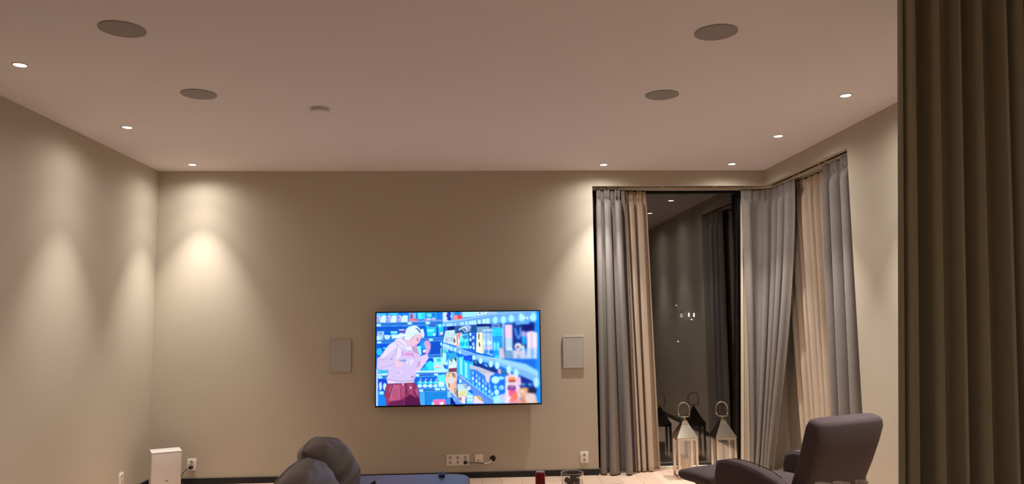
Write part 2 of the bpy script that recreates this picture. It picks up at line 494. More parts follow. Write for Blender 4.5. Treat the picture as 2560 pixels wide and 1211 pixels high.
curtain('large dark olive curtain close to the viewer at the right edge of the picture',
        [(1.785, 2.92), (2.86, 2.92)], [(1.580, 2.90), (2.70, 2.90)], 3.09, 0.015, 12, 0.075, 33, M['olive'], drift=0.7, saw=True,
        widths=[0.023, 0.090, 0.124, 0.063, 0.127, 0.054, 0.10, 0.11, 0.12, 0.10, 0.12, 0.09])
o = rr = tag(empty('curtain_rail', (1.62, 2.92, 3.105)), 'straight ceiling rail of the big olive curtain', 'curtain rail')
box('track', (0, -0.012, -0.012), (1.3, 0.012, 0.0145), M['rail'], rr)

# ------------------------------------------------------------------ downlights
def downlight(x, y, label):
    root = tag(empty('downlight', (x, y, H)), label, 'ceiling light', 'recessed downlights along the room edges')
    obj('trim_ring', lathe([(0.034, 0.0), (0.034, 0.003), (0.036, 0.005), (0.043, 0.003), (0.044, 0.0), (0.034, 0.0)], 32, '-Z'), M['trim'], root, smooth=True)
    obj('lens', lathe([(0.0, 0.0065), (0.020, 0.006), (0.034, 0.0035), (0.034, 0.0002), (0.0, 0.0002)], 32, '-Z'), M['lens'], root, smooth=True)
    for nm, watt, ang, bl in (('core', CORE_W, 64, 0.95), ('beam', LAMP_W, 98, 1.0), ('spill', SPILL_W, 168, 1.0)):
        L = bpy.data.lights.new(nm, 'SPOT'); L.energy = watt * DIM.get((x, y), 1.0); L.color = LAMP_COL
        L.spot_size = math.radians(ang); L.spot_blend = bl; L.shadow_soft_size = 0.022
        lo = bpy.data.objects.new('lamp_' + nm, L); COL.objects.link(lo); lo.parent = root
        lo.location = (0, 0, -0.03)
    return root
for a in DOWNLIGHTS + HID: downlight(*a)

# ------------------------------------------------------------------ ceiling speakers, smoke alarm
def ceiling_speaker(x, y, label):
    root = tag(empty('ceiling_speaker', (x, y, H)), label, 'speaker', 'round ceiling speakers')
    R_ = 0.116
    obj('grille', lathe([(0, 0.0055), (0.06, 0.0055), (R_ - 0.004, 0.005), (R_ - 0.004, 0.0), (0, 0.0)], 56, '-Z'), M['grille'], root, smooth=False)
    obj('rim', lathe([(R_ - 0.004, 0.0), (R_ - 0.004, 0.006), (R_, 0.0045), (R_, 0.0), (R_ - 0.004, 0.0)], 56, '-Z'), M['grille'], root, smooth=False)
ceiling_speaker(-1.827, 3.971, 'round grey ceiling speaker at the upper left, nearest of the left pair')
ceiling_speaker(-1.835, 5.128, 'round grey ceiling speaker left of the smoke alarm, farther of the left pair')
ceiling_speaker(1.350, 3.946, 'round grey ceiling speaker at the upper right, nearest of the right pair')
ceiling_speaker(1.344, 5.106, 'round grey ceiling speaker right of centre, farther of the right pair')
sm = tag(empty('smoke_alarm', (-1.094, 5.482, H)), 'small white round smoke alarm on the ceiling left of centre', 'smoke alarm')
obj('mount', lathe([(0, 0), (0.062, 0), (0.064, 0.004), (0.062, 0.012), (0, 0.012)], 40, '-Z'), M['ceiling'], sm, smooth=False)
obj('gap_ring', lathe([(0.052, 0.012), (0.052, 0.017), (0.0, 0.017)], 40, '-Z'), M['dark'], sm)
obj('cover', lathe([(0, 0.017), (0.068, 0.017), (0.070, 0.021), (0.066, 0.030), (0.050, 0.035), (0, 0.036)], 40, '-Z'), M['ceiling'], sm, smooth=True)

# ------------------------------------------------------------------ wall speakers
def wall_speaker(x0, x1, z0, z1, label):
    cx = (x0 + x1) / 2
    root = tag(empty('wall_speaker', (cx, D, z0)), label, 'speaker', 'flat wall speakers')
    w = (x1 - x0) / 2; h = z1 - z0
    bm = bmesh.new(); t = 0.007
    for lo, hi in (((-w, -0.016, 0), (w, 0, t)), ((-w, -0.016, h - t), (w, 0, h)), ((-w, -0.016, t), (-w + t, 0, h - t)), ((w - t, -0.016, t), (w, 0, h - t))):
        bx(bm, lo, hi)
    obj('frame', bm, M['grille_wall'], root)
    box('grille', (-w + t, -0.0145, t), (w - t, 0, h - t), M['grille_wall'], root)
wall_speaker(-1.425, -1.208, 1.066, 1.388, 'flat rectangular speaker on the wall left of the television')
wall_speaker(0.937, 1.153, 1.074, 1.392, 'flat rectangular speaker on the wall between television and window curtain')

# ------------------------------------------------------------------ sockets
def socket_plate(x, z0, w, h, cols, label, wall='back', y=None, group='white wall sockets'):
    """x is the middle of the plate; every plate holds rows of two round sockets."""
    if wall == 'back': root = empty('wall_socket', (x, D, z0))
    else: root = empty('wall_socket', (XL, y, z0), PI / 2)
    tag(root, label, 'socket', group)
    box('plate', (-w / 2, -0.011, 0), (w / 2, 0, h), M['offwhite'], root, bevel=0.003)
    for c in range(cols):
        cx = -w / 2 + w * (c + 0.5) / cols
        for r in (0.29, 0.71):
            s = obj('socket', lathe([(0, 0.0115), (0.0150, 0.0115), (0.0155, 0.0135), (0.0185, 0.0135), (0.0195, 0.011)], 24, 'Y', (cx, 0, h * r)), M['offwhite'], root)
            obj('well', lathe([(0, 0.0118), (0.0152, 0.0118)], 24, 'Y', (cx, 0, h * r)), M['socket'], s)
            bm = bmesh.new()
            for dx in (-0.0075, 0.0075):
                b2 = lathe([(0, 0.0122), (0.0028, 0.0122), (0.0028, 0.0118)], 10, 'Y', (cx + dx, 0, h * r))
                me = bpy.data.meshes.new('tmp'); b2.to_mesh(me); b2.free(); bm.from_mesh(me); bpy.data.meshes.remove(me)
            for dz in (-0.0145, 0.0145): bx(bm, (cx - 0.003, -0.0138, h * r + dz - 0.002), (cx + 0.003, -0.0118, h * r + dz + 0.002))
            obj('pin_hole', bm, M['dark'], s)
    return root
socket_plate(-0.1415, 0.124, 0.228, 0.112, 3, 'wide white plate of six sockets low on the wall below the television')
socket_plate(1.1325, 0.122, 0.084, 0.112, 1, 'white double wall socket between the glass jar and the left grey curtain')
socket_plate(-2.747, 0.137, 0.088, 0.112, 1, 'white double wall socket right of the white subwoofer, black plug in it')
socket_plate(0, 0.128, 0.084, 0.112, 1, 'white double wall socket low on the left wall, left of the subwoofer', 'left', 7.20)
dp = tag(empty('data_socket', (0.071, D, 0.152)), 'square white data socket between the six socket plate and the black cable hole', 'socket')
box('plate', (-0.042, -0.011, 0), (0.042, 0, 0.082), M['offwhite'], dp, bevel=0.003)
box('inset', (-0.033, -0.0135, 0.010), (0.033, -0.010, 0.072), M['offwhite'], dp, bevel=0.001, seg=1)
obj('port', lathe([(0, 0.0150), (0.0058, 0.0150), (0.0060, 0.012)], 16, 'Y', (-0.009, 0, 0.020)), M['dark'], dp)
bm = bmesh.new(); bx(bm, (0.003, -0.0145, 0.027), (0.014, -0.0130, 0.0285)); bx(bm, (0.003, -0.0145, 0.016), (0.0045, -0.0130, 0.027))
obj('mark', bm, M['socket'], dp)
gr = tag(empty('cable_hole', (0.209, D, 0.187)), 'round black cable hole in the wall below the right half of the television', 'cable hole')
obj('ring', lathe([(0.029, 0.001), (0.029, 0.004), (0.035, 0.003), (0.036, 0.0)], 32, 'Y'), M['grille_wall'], gr, smooth=True)
obj('hole', lathe([(0, 0.0015), (0.029, 0.0015)], 32, 'Y'), M['dark'], gr)

def cord(label, plug, pts, r, sleeve=None):
    root = tag(empty('power_cord', plug), label, 'cable')
    pv = Vector(plug)
    p = obj('plug', lathe([(0, 0.036), (0.011, 0.036), (0.017, 0.030), (0.0185, 0.014), (0.0185, 0.0)], 24, 'Y'), M['black'], root, smooth=True)
    tube('cable', [Vector(q) - pv for q in pts], r, M['black'], root, n=40)
    if sleeve: tube('sleeve', [Vector(q) - pv for q in sleeve], r * 1.5, M['offwhite'], root, n=20)
    return root
cord('black cord from the six socket plate, white sleeve at its right end', (-0.0655, D - 0.0137, 0.1565),
     [(-0.06, D - 0.03, 0.1565), (-0.02, D - 0.03, 0.155), (0.04, D - 0.025, 0.150), (0.09, D - 0.02, 0.144), (0.125, D - 0.016, 0.143)], 0.0035,
     [(0.120, D - 0.017, 0.143), (0.150, D - 0.018, 0.143), (0.178, D - 0.016, 0.151), (0.192, D - 0.012, 0.166), (0.198, D - 0.006, 0.174)])
cord('black cord from the double socket down behind the white subwoofer', (-2.747, D - 0.0137, 0.1695),
     [(-2.75, D - 0.03, 0.1695), (-2.785, D - 0.04, 0.150), (-2.820, D - 0.06, 0.105), (-2.825, D - 0.06, 0.06), (-2.80, D - 0.07, 0.02), (-2.76, D - 0.10, 0.006), (-2.72, D - 0.12, 0.005), (-2.78, D - 0.16, 0.005)], 0.0033)

# ------------------------------------------------------------------ television
tv = tag(empty('television', (-0.127, D - 0.055, 0.719)), 'large flat wall television lit with a blue supermarket scene', 'television')
TW, TH = 1.664, 0.945
bm = bmesh.new()
bx(bm, (-TW / 2, -0.012, 0), (TW / 2, 0.012, TH), 0.003, 1)
obj('panel', bm, M['tvbody'], tv, auto=True)
box('electronics', (-0.5, 0.012, 0.03), (0.5, 0.040, 0.55), M['tvbody'], tv, bevel=0.006)
box('wall_mount', (-0.2, 0.040, 0.2), (0.2, 0.055, 0.5), M['black'], tv)
bm = bmesh.new(); e = 0.010; b = 0.0035
bx(bm, (-TW / 2, -0.0165, TH - e), (TW / 2, -0.012, TH)); bx(bm, (-TW / 2, -0.0165, 0), (TW / 2, -0.012, e + 0.004))
bx(bm, (-TW / 2, -0.0165, e), (-TW / 2 + e, -0.012, TH - e)); bx(bm, (TW / 2 - e, -0.0165, e), (TW / 2, -0.012, TH - e))
obj('bezel', bm, M['tvbody'], tv)
box('standby_badge', (-0.055, -0.019, -0.006), (0.045, 0.004, 0.006), M['tvbody'], tv, bevel=0.002)

# ---- the programme on the screen, drawn shape by shape into a colour per grid point
NX, NY = 416, 236
SSX = 2
IW, IH = NX * SSX, NY * SSX
IMG = np.zeros((IH, IW, 3), np.float32)
QTL, QTR, QBR, QBL = (941.0, 781.5), (1349.3, 778.6), (1352.3, 1010.8), (938.8, 1017.4)
FR = {'A': (936, 776, 9.767), 'B': (936, 896, 9.61), 'C': (1096, 774, 9.611), 'D': (1096, 896, 9.611)}
def uv(fr, x, y):
    ox, oy, s = FR[fr]; X = ox + x / s; Y = oy + y / s
    u = 0.5; v = 0.5
    for _ in range(4):
        xl = QTL[0] + (QBL[0] - QTL[0]) * v; xr = QTR[0] + (QBR[0] - QTR[0]) * v
        u = (X - xl) / (xr - xl)
        yt = QTL[1] + (QTR[1] - QTL[1]) * u; yb = QBL[1] + (QBR[1] - QBL[1]) * u
        v = (Y - yt) / (yb - yt)
    return u * IW, v * IH
def fillmask(pts):
    xs = [p[0] for p in pts]; ys = [p[1] for p in pts]
    x0 = max(0, int(min(xs)) - 1); x1 = min(IW, int(max(xs)) + 2); y0 = max(0, int(min(ys)) - 1); y1 = min(IH, int(max(ys)) + 2)
    if x1 <= x0 or y1 <= y0: return None
    X, Y = np.meshgrid(np.arange(x0, x1) + 0.5, np.arange(y0, y1) + 0.5)
    ins = np.zeros(X.shape, bool); n = len(pts)
    for i in range(n):
        ax, ay = pts[i]; bx_, by = pts[(i + 1) % n]
        if ay == by: continue
        c = ((ay > Y) != (by > Y)) & (X < (bx_ - ax) * (Y - ay) / (by - ay) + ax)
        ins ^= c
    return (slice(y0, y1), slice(x0, x1)), ins
def po(fr, pts, col, a=1.0):
    r = fillmask([uv(fr, x, y) for x, y in pts])
    if r is None: return
    sl, ins = r; c = np.array(col, np.float32) / 255
    sub = IMG[sl]; sub[ins] = sub[ins] * (1 - a) + c * a
def re(fr, x0, y0, x1, y1, col, a=1.0): po(fr, [(x0, y0), (x1, y0), (x1, y1), (x0, y1)], col, a)
def el(fr, cx, cy, rx, ry, col, a=1.0, rot=0):
    cr, sr = math.cos(rot), math.sin(rot); pts = []
    for k in range(28):
        t = 2 * PI * k / 28; ex = rx * math.cos(t); ey = ry * math.sin(t)
        pts.append((cx + ex * cr - ey * sr, cy + ex * sr + ey * cr))
    po(fr, pts, col, a)
def li(fr, pts, w, col, a=1.0):
    for (x0, y0), (x1, y1) in zip(pts, pts[1:]):
        L = math.hypot(x1 - x0, y1 - y0) or 1; nx = -(y1 - y0) / L * w / 2; ny = (x1 - x0) / L * w / 2
        po(fr, [(x0 + nx, y0 + ny), (x1 + nx, y1 + ny), (x1 - nx, y1 - ny), (x0 - nx, y0 - ny)], col, a)
rt = random.Random(4)
def blur(img, k):
    out = img.copy()
    for ax in (0, 1):
        acc = np.zeros_like(out); pad = [(0, 0)] * 3; pad[ax] = (k, k)
        q = np.pad(out, pad, mode='edge')
        for d in range(2 * k + 1):
            acc += q[d:d + IH] if ax == 0 else q[:, d:d + IW]
        out = acc / (2 * k + 1)
    return out

BLUE = (10, 105, 225); DEEP = (0, 40, 150); WHT = (205, 250, 255); CYAN = (60, 215, 250); SKY = (120, 190, 255); GREYB = (90, 150, 215)
IMG[:] = np.array(BLUE, np.float32) / 255
# far shelves on the left: product rows, shelf lips and price tags
re('A', 0, 40, 1680, 300, (20, 125, 245))
for k, (x0, x1) in enumerate(((50, 290), (300, 545), (555, 815))):
    po('A', [(x0, 130), (x0 + 60, 115), (x0 + 120, 140), (x0 + 180, 115), (x1, 130), (x1 - 8, 295), (x0 + 3, 300)], (205, 245, 250))
    po('A', [(x0 + 5, 140), (x0 + 130, 130), (x0 + 80, 290), (x0 + 5, 295)], (150, 140, 225))
    li('A', [(x0 + 60, 150), (x0 + 100, 160), (x0 + 60, 190), (x0 + 95, 215)], 16, (235, 240, 255))
    re('A', x0 + 15, 225, x0 + 75, 245, (225, 215, 250))
po('A', [(60, 70), (290, 70), (280, 120), (60, 125)], (70, 195, 255)); po('A', [(340, 60), (590, 60), (570, 110), (350, 115)], (70, 200, 255))
po('A', [(840, 60), (1010, 60), (1010, 210), (840, 215)], (130, 180, 240)); po('A', [(870, 90), (920, 70), (940, 200), (870, 210)], (150, 90, 150))
po('A', [(840, 215), (1000, 195), (1060, 235), (1060, 260), (830, 265)], (240, 120, 140)); po('A', [(980, 195), (1030, 225), (1040, 255), (985, 250)], (225, 70, 80))
po('A', [(1040, 60), (1230, 50), (1230, 215), (1060, 225)], (60, 225, 250)); li('A', [(1090, 70), (1110, 210)], 18, (150, 245, 255)); li('A', [(1180, 70), (1190, 200)], 14, (20, 160, 235))
po('A', [(1245, 50), (1500, 45), (1505, 195), (1245, 200)], (40, 170, 240)); el('A', 1330, 120, 60, 45, (110, 220, 250)); el('A', 1440, 115, 45, 50, (20, 120, 220))
po('A', [(1210, 205), (1500, 195), (1510, 235), (1205, 245)], (215, 120, 200)); el('A', 1320, 218, 55, 16, WHT); el('A', 1440, 212, 45, 14, WHT)
po('A', [(830, 265), (1640, 235), (1640, 255), (830, 285)], (150, 170, 235))
def shelf(fr, x0, y0, x1, y1, th):
    po(fr, [(x0, y0), (x1, y1), (x1, y1 + th), (x0, y0 + th)], (45, 120, 215))
    li(fr, [(x0, y0 + 4), (x1, y1 + 4)], 10, (110, 185, 250)); li(fr, [(x0, y0 + th * 0.5), (x1, y1 + th * 0.5)], 8, (25, 75, 170)); li(fr, [(x0, y0 + th - 5), (x1, y1 + th - 5)], 12, (100, 180, 250))
shelf('A', 45, 305, 1660, 265, 95)
for x0, y0 in ((50, 335), (805, 295), (1240, 285)): re('A', x0, y0, x0 + 105, y0 + 55, (185, 245, 245))
re('A', 45, 402, 1650, 690, (10, 95, 215)); re('A', 60, 420, 700, 470, (5, 85, 200))
po('A', [(75, 515), (240, 515), (210, 720), (60, 730)], (160, 205, 245)); po('A', [(60, 630), (130, 650), (140, 730), (55, 735)], (200, 240, 250)); el('A', 150, 570, 45, 40, (120, 160, 225))
po('A', [(235, 610), (390, 610), (370, 700), (310, 718), (250, 700)], (205, 245, 250)); el('A', 310, 660, 45, 22, (180, 220, 235))
po('A', [(390, 520), (555, 515), (545, 600), (400, 605)], (50, 190, 215)); re('A', 395, 520, 555, 555, (170, 250, 250))
po('A', [(400, 605), (560, 600), (600, 690), (420, 700)], (195, 235, 250))
po('A', [(590, 470), (780, 450), (770, 560), (590, 560)], (90, 80, 190)); re('A', 590, 470, 720, 495, (180, 240, 255))
po('A', [(1250, 370), (1510, 350), (1500, 640), (1280, 650)], (35, 185, 240)); po('A', [(1300, 370), (1490, 350), (1480, 400), (1330, 405)], (60, 70, 200))
po('A', [(1270, 470), (1460, 460), (1440, 530), (1290, 540)], (110, 250, 250)); el('A', 1370, 590, 80, 50, (30, 220, 225)); po('A', [(1420, 580), (1485, 565), (1460, 640), (1430, 635)], (225, 245, 255))
po('A', [(1530, 340), (1660, 340), (1720, 600), (1570, 640)], (40, 190, 235)); el('A', 1590, 380, 40, 35, (130, 250, 255)); po('A', [(1590, 555), (1690, 550), (1700, 600), (1610, 620)], (240, 235, 245)); li('A', [(1610, 615), (1690, 585)], 18, (225, 80, 120))
re('A', 1510, 420, 1545, 660, (0, 70, 235))
po('A', [(1130, 470), (1190, 460), (1215, 650), (1150, 680)], (220, 245, 255))
shelf('A', 60, 735, 1680, 670, 85)
for x0, y0 in ((65, 765), (1320, 705)): re('A', x0, y0, x0 + 100, y0 + 55, (185, 245, 245))
re('A', 60, 825, 1620, 1090, (5, 85, 215)); re('A', 1380, 770, 1630, 1080, (5, 80, 205))
for y in (850, 905, 960, 1015): li('A', [(1400, y), (1600, y - 5)], 8, (0, 60, 180))
el('A', 120, 1020, 70, 90, (40, 190, 235)); el('A', 250, 935, 50, 22, (60, 220, 240))
po('A', [(1020, 900), (1120, 870), (1150, 1100), (1060, 1110)], (130, 240, 250)); po('A', [(1100, 820), (1200, 790), (1240, 960), (1150, 970)], (20, 160, 240))
po('A', [(1165, 990), (1260, 960), (1260, 1060), (1190, 1070)], (225, 235, 250)); el('A', 1215, 1050, 30, 18, (230, 90, 120))
shelf('A', 1290, 1100, 1610, 1090, 80)
re('B', 80, 200, 330, 420, (60, 170, 235)); re('B', 1200, 0, 1760, 320, (40, 185, 240))
po('B', [(1370, 0), (1740, 0), (1740, 320), (1420, 320)], (150, 240, 250)); re('B', 1430, 190, 1590, 250, (240, 220, 245)); li('B', [(1450, 235), (1580, 235)], 14, (220, 120, 170)); el('B', 1540, 60, 60, 40, (40, 200, 225))
po('B', [(1255, 20), (1400, 5), (1410, 120), (1240, 130)], (10, 80, 225)); el('B', 1330, 190, 85, 110, (50, 225, 250)); po('B', [(1130, 260), (1250, 200), (1290, 320), (1110, 320)], (20, 190, 225))
po('B', [(960, 320), (1740, 310), (1740, 350), (960, 365)], (205, 245, 235)); po('B', [(80, 390), (310, 370), (310, 420), (80, 430)], (190, 235, 245))
el('B', 230, 320, 45, 30, (50, 190, 225)); el('B', 120, 330, 40, 26, (90, 200, 235))
shelf('B', 80, 430, 300, 425, 80); shelf('B', 960, 385, 1720, 350, 90)
re('B', 85, 445, 180, 495, (180, 240, 245)); re('B', 980, 395, 1065, 455, (190, 245, 245)); re('B', 1420, 385, 1520, 430, (190, 245, 245))
re('B', 85, 510, 310, 800, (10, 70, 215)); re('B', 960, 470, 1560, 740, (15, 100, 225))
for k in range(5):
    cx = 1080 + k * 125; el('B', cx, 610, 62, 50, (60, 200, 245)); el('B', cx, 685, 60, 42, (190, 235, 245)); el('B', cx + 20, 530, 18, 22, (240, 190, 220)); el('B', cx + 15, 590, 22, 22, WHT)
el('B', 140, 690, 35, 100, (190, 225, 250)); el('B', 245, 700, 45, 90, (190, 225, 250)); el('B', 160, 600, 18, 18, (240, 150, 190))
po('B', [(1490, 430), (1690, 400), (1700, 720), (1530, 720)], (90, 230, 245)); el('B', 1590, 640, 70, 60, (205, 250, 250))
shelf('B', 980, 740, 1700, 730, 90); re('B', 1070, 765, 1160, 825, (185, 240, 245)); re('B', 1440, 740, 1560, 790, (200, 245, 250)); re('B', 1590, 735, 1690, 790, (190, 235, 250))
re('B', 1080, 825, 1720, 1160, (25, 135, 225)); re('B', 1080, 835, 1200, 1160, (70, 170, 240)); li('B', [(1205, 830), (1215, 1150)], 12, (15, 95, 190))
for y in (870, 915, 960): li('B', [(1420, y), (1690, y - 4)], 7, (10, 110, 205))
po('B', [(1400, 1010), (1700, 1000), (1700, 1150), (1370, 1150)], (245, 110, 170)); po('B', [(1420, 1010), (1690, 1005), (1690, 1035), (1415, 1040)], (220, 130, 215)); po('B', [(1560, 1080), (1640, 1060), (1640, 1150), (1550, 1150)], (240, 235, 245)); el('B', 1390, 1110, 30, 40, (150, 240, 250))
re('B', 85, 880, 270, 1170, (15, 130, 250)); re('B', 110, 810, 215, 885, (150, 230, 245)); re('B', 20, 280, 82, 1175, (170, 205, 245))
# right hand aisle: backdrop
po('C', [(90, 50), (2500, 30), (2500, 330), (100, 420), (90, 300)], (95, 165, 245))
po('C', [(110, 420), (2310, 300), (2330, 1211), (100, 830)], (25, 90, 200))
re('C', 2300, 40, 2470, 1220, (15, 135, 250)); re('D', 2330, 0, 2480, 1120, (15, 135, 250))
# upper products
po('C', [(100, 65), (320, 65), (310, 280), (100, 300)], (205, 225, 250))
for cx, cy in ((250, 100), (235, 160), (255, 230)): el('C', cx, cy, 55, 40, (10, 65, 190))
re('C', 385, 60, 525, 140, (20, 130, 225)); po('C', [(350, 150), (560, 130), (570, 235), (360, 260)], (245, 140, 150)); po('C', [(450, 145), (550, 135), (555, 230), (460, 235)], (225, 70, 80))
po('C', [(570, 60), (910, 55), (910, 170), (580, 200)], (160, 230, 250)); po('C', [(915, 60), (1160, 55), (1160, 120), (925, 160)], (205, 240, 250)); el('C', 990, 95, 22, 18, (60, 80, 130)); el('C', 1080, 85, 15, 12, (70, 100, 150))
po('C', [(1170, 55), (1400, 55), (1400, 95), (1170, 115)], (165, 200, 245))
# top rail with tags
po('C', [(90, 300), (700, 220), (1400, 90), (2350, 40), (2370, 260), (1500, 330), (900, 370), (110, 420)], (110, 175, 250))
li('C', [(95, 315), (700, 235), (1300, 120), (2000, 70)], 14, (175, 220, 255)); li('C', [(700, 260), (1500, 150), (2300, 110)], 10, (80, 130, 220))
for cx, cy, w, h in ((120, 385, 18, 60), (205, 385, 18, 60), (245, 380, 18, 60), (285, 375, 18, 60), (325, 372, 18, 60), (400, 370, 18, 60), (540, 355, 22, 70), (590, 350, 22, 70), (670, 335, 26, 80), (750, 330, 26, 85), (810, 325, 28, 90), (875, 320, 34, 95), (985, 310, 42, 100), (1100, 295, 44, 110), (1190, 285, 50, 120)):
    re('C', cx - w, cy - h / 2, cx + w * 0.55, cy + h / 2, (190, 250, 255))
for cx, cy, w, h in ((1360, 265, 52, 90), (1560, 260, 60, 95), (1750, 230, 65, 95), (2000, 210, 70, 95), (2290, 200, 75, 110)):
    el('C', cx, cy, w, h, (165, 245, 255))
re('C', 1945, 110, 2000, 190, (165, 235, 255), 0.7)
# middle shelf products
po('C', [(215, 430), (380, 410), (370, 500), (220, 510)], (0, 20, 110))
po('C', [(390, 410), (800, 385), (790, 560), (400, 590)], (45, 90, 150)); el('C', 690, 440, 90, 55, (150, 180, 235)); li('C', [(480, 500), (620, 420), (700, 540)], 36, (190, 225, 240)); li('C', [(540, 430), (640, 560), (760, 500)], 24, (170, 200, 230))
re('C', 795, 380, 910, 560, (25, 80, 150)); re('C', 920, 360, 1500, 420, (0, 15, 110)); po('C', [(920, 430), (1200, 410), (1240, 460), (1040, 555), (915, 555)], (120, 165, 200)); re('C', 1275, 365, 1480, 455, (120, 180, 235)); re('C', 1300, 395, 1450, 420, (20, 40, 120))
po('C', [(160, 520), (390, 500), (390, 880), (100, 800)], (205, 240, 245))
for k in range(5): li('C', [(190 + k * 45, 530), (150 + k * 52, 840)], 12, (130, 180, 190)); 
for k in range(5): li('C', [(180 + k * 42, 680), (170 + k * 45, 790)], 14, (150, 120, 190))
po('C', [(400, 590), (560, 570), (520, 930), (360, 870)], (250, 225, 215)); po('C', [(460, 590), (530, 580), (500, 720), (470, 720)], (240, 130, 150)); li('C', [(435, 600), (450, 840)], 12, (60, 40, 60)); re('C', 365, 720, 395, 810, (90, 60, 60)); po('C', [(415, 840), (480, 830), (480, 930), (430, 920)], (240, 170, 190))
po('C', [(500, 720), (560, 610), (700, 590), (730, 960), (490, 940)], (90, 240, 250)); po('C', [(560, 650), (690, 610), (690, 720), (600, 720)], (40, 140, 200)); el('C', 560, 850, 60, 60, (20, 190, 235)); el('C', 680, 840, 45, 60, (30, 195, 235)); li('C', [(600, 720), (610, 840)], 10, (30, 130, 160))
po('C', [(720, 570), (900, 560), (890, 1030), (740, 980)], (25, 95, 215)); 
for cx, cy in ((760, 610), (830, 690), (760, 740), (830, 850), (765, 920), (840, 940)): el('C', cx, cy, 26, 44, (190, 225, 250))
po('C', [(735, 780), (770, 780), (780, 900), (745, 880)], (10, 50, 160))
po('C', [(910, 570), (1060, 555), (1070, 1090), (895, 1040)], (252, 250, 225)); po('C', [(1030, 560), (1065, 560), (1070, 1080), (1040, 1070)], (225, 215, 150)); po('C', [(955, 590), (980, 590), (975, 740), (950, 730)], (70, 70, 50)); po('C', [(960, 780), (990, 830), (1000, 930), (960, 880)], (50, 60, 50))
po('C', [(1050, 500), (1290, 470), (1300, 1140), (1070, 1060)], (175, 215, 250))
for k, x in enumerate((1060, 1160, 1220)):
    re('C', x, 550, x + 60, 585, (90, 140, 235)); re('C', x, 640, x + 55, 700, (150, 190, 245)); li('C', [(x + 85, 520), (x + 80, 1050)], 16, (60, 130, 235)); re('C', x, 780, x + 60, 860, (215, 245, 255)); re('C', x, 900, x + 60, 990, (205, 200, 245))
el('C', 1140, 1030, 50, 50, (50, 140, 240)); el('C', 1260, 1040, 50, 55, (20, 110, 240))
po('C', [(1290, 470), (1530, 455), (1530, 660), (1300, 660)], (35, 210, 250)); po('C', [(1300, 660), (1540, 650), (1450, 1190), (1320, 1150)], (20, 160, 250))
for cx in (1410, 1500): po('C', [(cx - 40, 600), (cx + 25, 570), (cx + 15, 595), (cx - 30, 610)], (20, 130, 200)); po('C', [(cx - 40, 660), (cx + 30, 650), (cx, 690)], (40, 120, 200))
for cx in (1345, 1425): el('C', cx, 900, 32, 110, (110, 230, 255))
el('C', 1400, 1160, 60, 50, (40, 210, 250))
re('C', 1525, 350, 1580, 940, (150, 195, 240)); re('C', 1570, 370, 1790, 1010, (60, 100, 180))
po('C', [(1590, 380), (1765, 375), (1770, 700), (1600, 700)], (245, 205, 235)); po('C', [(1600, 700), (1770, 700), (1770, 960), (1605, 960)], (175, 215, 245)); po('C', [(1600, 950), (1780, 945), (1780, 1010), (1620, 1005)], (215, 235, 250))
re('C', 1790, 330, 2310, 960, (5, 45, 140)); po('C', [(1840, 340), (2180, 310), (2190, 360), (1850, 385)], (110, 190, 250)); re('C', 1985, 380, 2300, 520, (0, 15, 110))
li('C', [(1840, 460), (1880, 640), (1930, 730), (1970, 600), (1975, 440)], 55, (70, 140, 225)); 
el('C', 2050, 620, 60, 90, (170, 160, 230)); po('C', [(2000, 680), (2110, 680), (2110, 860), (2010, 850)], (10, 165, 250))
po('C', [(2120, 560), (2250, 530), (2380, 580), (2380, 950), (2130, 940)], (240, 225, 248)); re('C', 2215, 560, 2265, 940, (205, 190, 225)); po('C', [(2120, 940), (2380, 950), (2370, 1211), (2110, 1211)], (185, 215, 250)); re('C', 2230, 960, 2280, 1200, (130, 160, 225))
po('C', [(1450, 960), (1560, 930), (1590, 1200), (1450, 1200)], (205, 195, 215)); po('C', [(1590, 990), (1780, 1010), (1780, 1211), (1600, 1200)], (110, 160, 205))
el('C', 1915, 910, 90, 90, (230, 225, 235)); el('C', 1905, 925, 35, 35, (90, 80, 100)); po('C', [(1780, 1000), (2090, 1010), (2110, 1211), (1790, 1211)], (200, 200, 225)); re('C', 1885, 1100, 1970, 1211, (150, 175, 215)); el('C', 2040, 960, 35, 90, (205, 235, 250))
# second rail sweeping down to the right
po('D', [(120, -350), (430, -250), (900, -60), (1500, 30), (2100, 160), (2400, 330), (2420, 560), (2300, 590), (1940, 430), (1500, 220), (900, 60), (440, -120), (60, -230)], (120, 180, 250))
po('D', [(900, -60), (1500, 30), (2100, 160), (2400, 330), (2400, 470), (2100, 330), (1480, 140), (880, 0)], (150, 210, 252))
li('D', [(440, -240), (900, -70), (1400, 40)], 10, (205, 240, 255)); li('D', [(440, -200), (900, -40), (1400, 80)], 8, (80, 130, 220))
for cx, cy in ((60, -330), (120, -300), (180, -275), (235, -250), (300, -210), (390, -190), (510, -130)): re('D', cx - 22, cy - 40, cx + 22, cy + 40, (190, 250, 255))
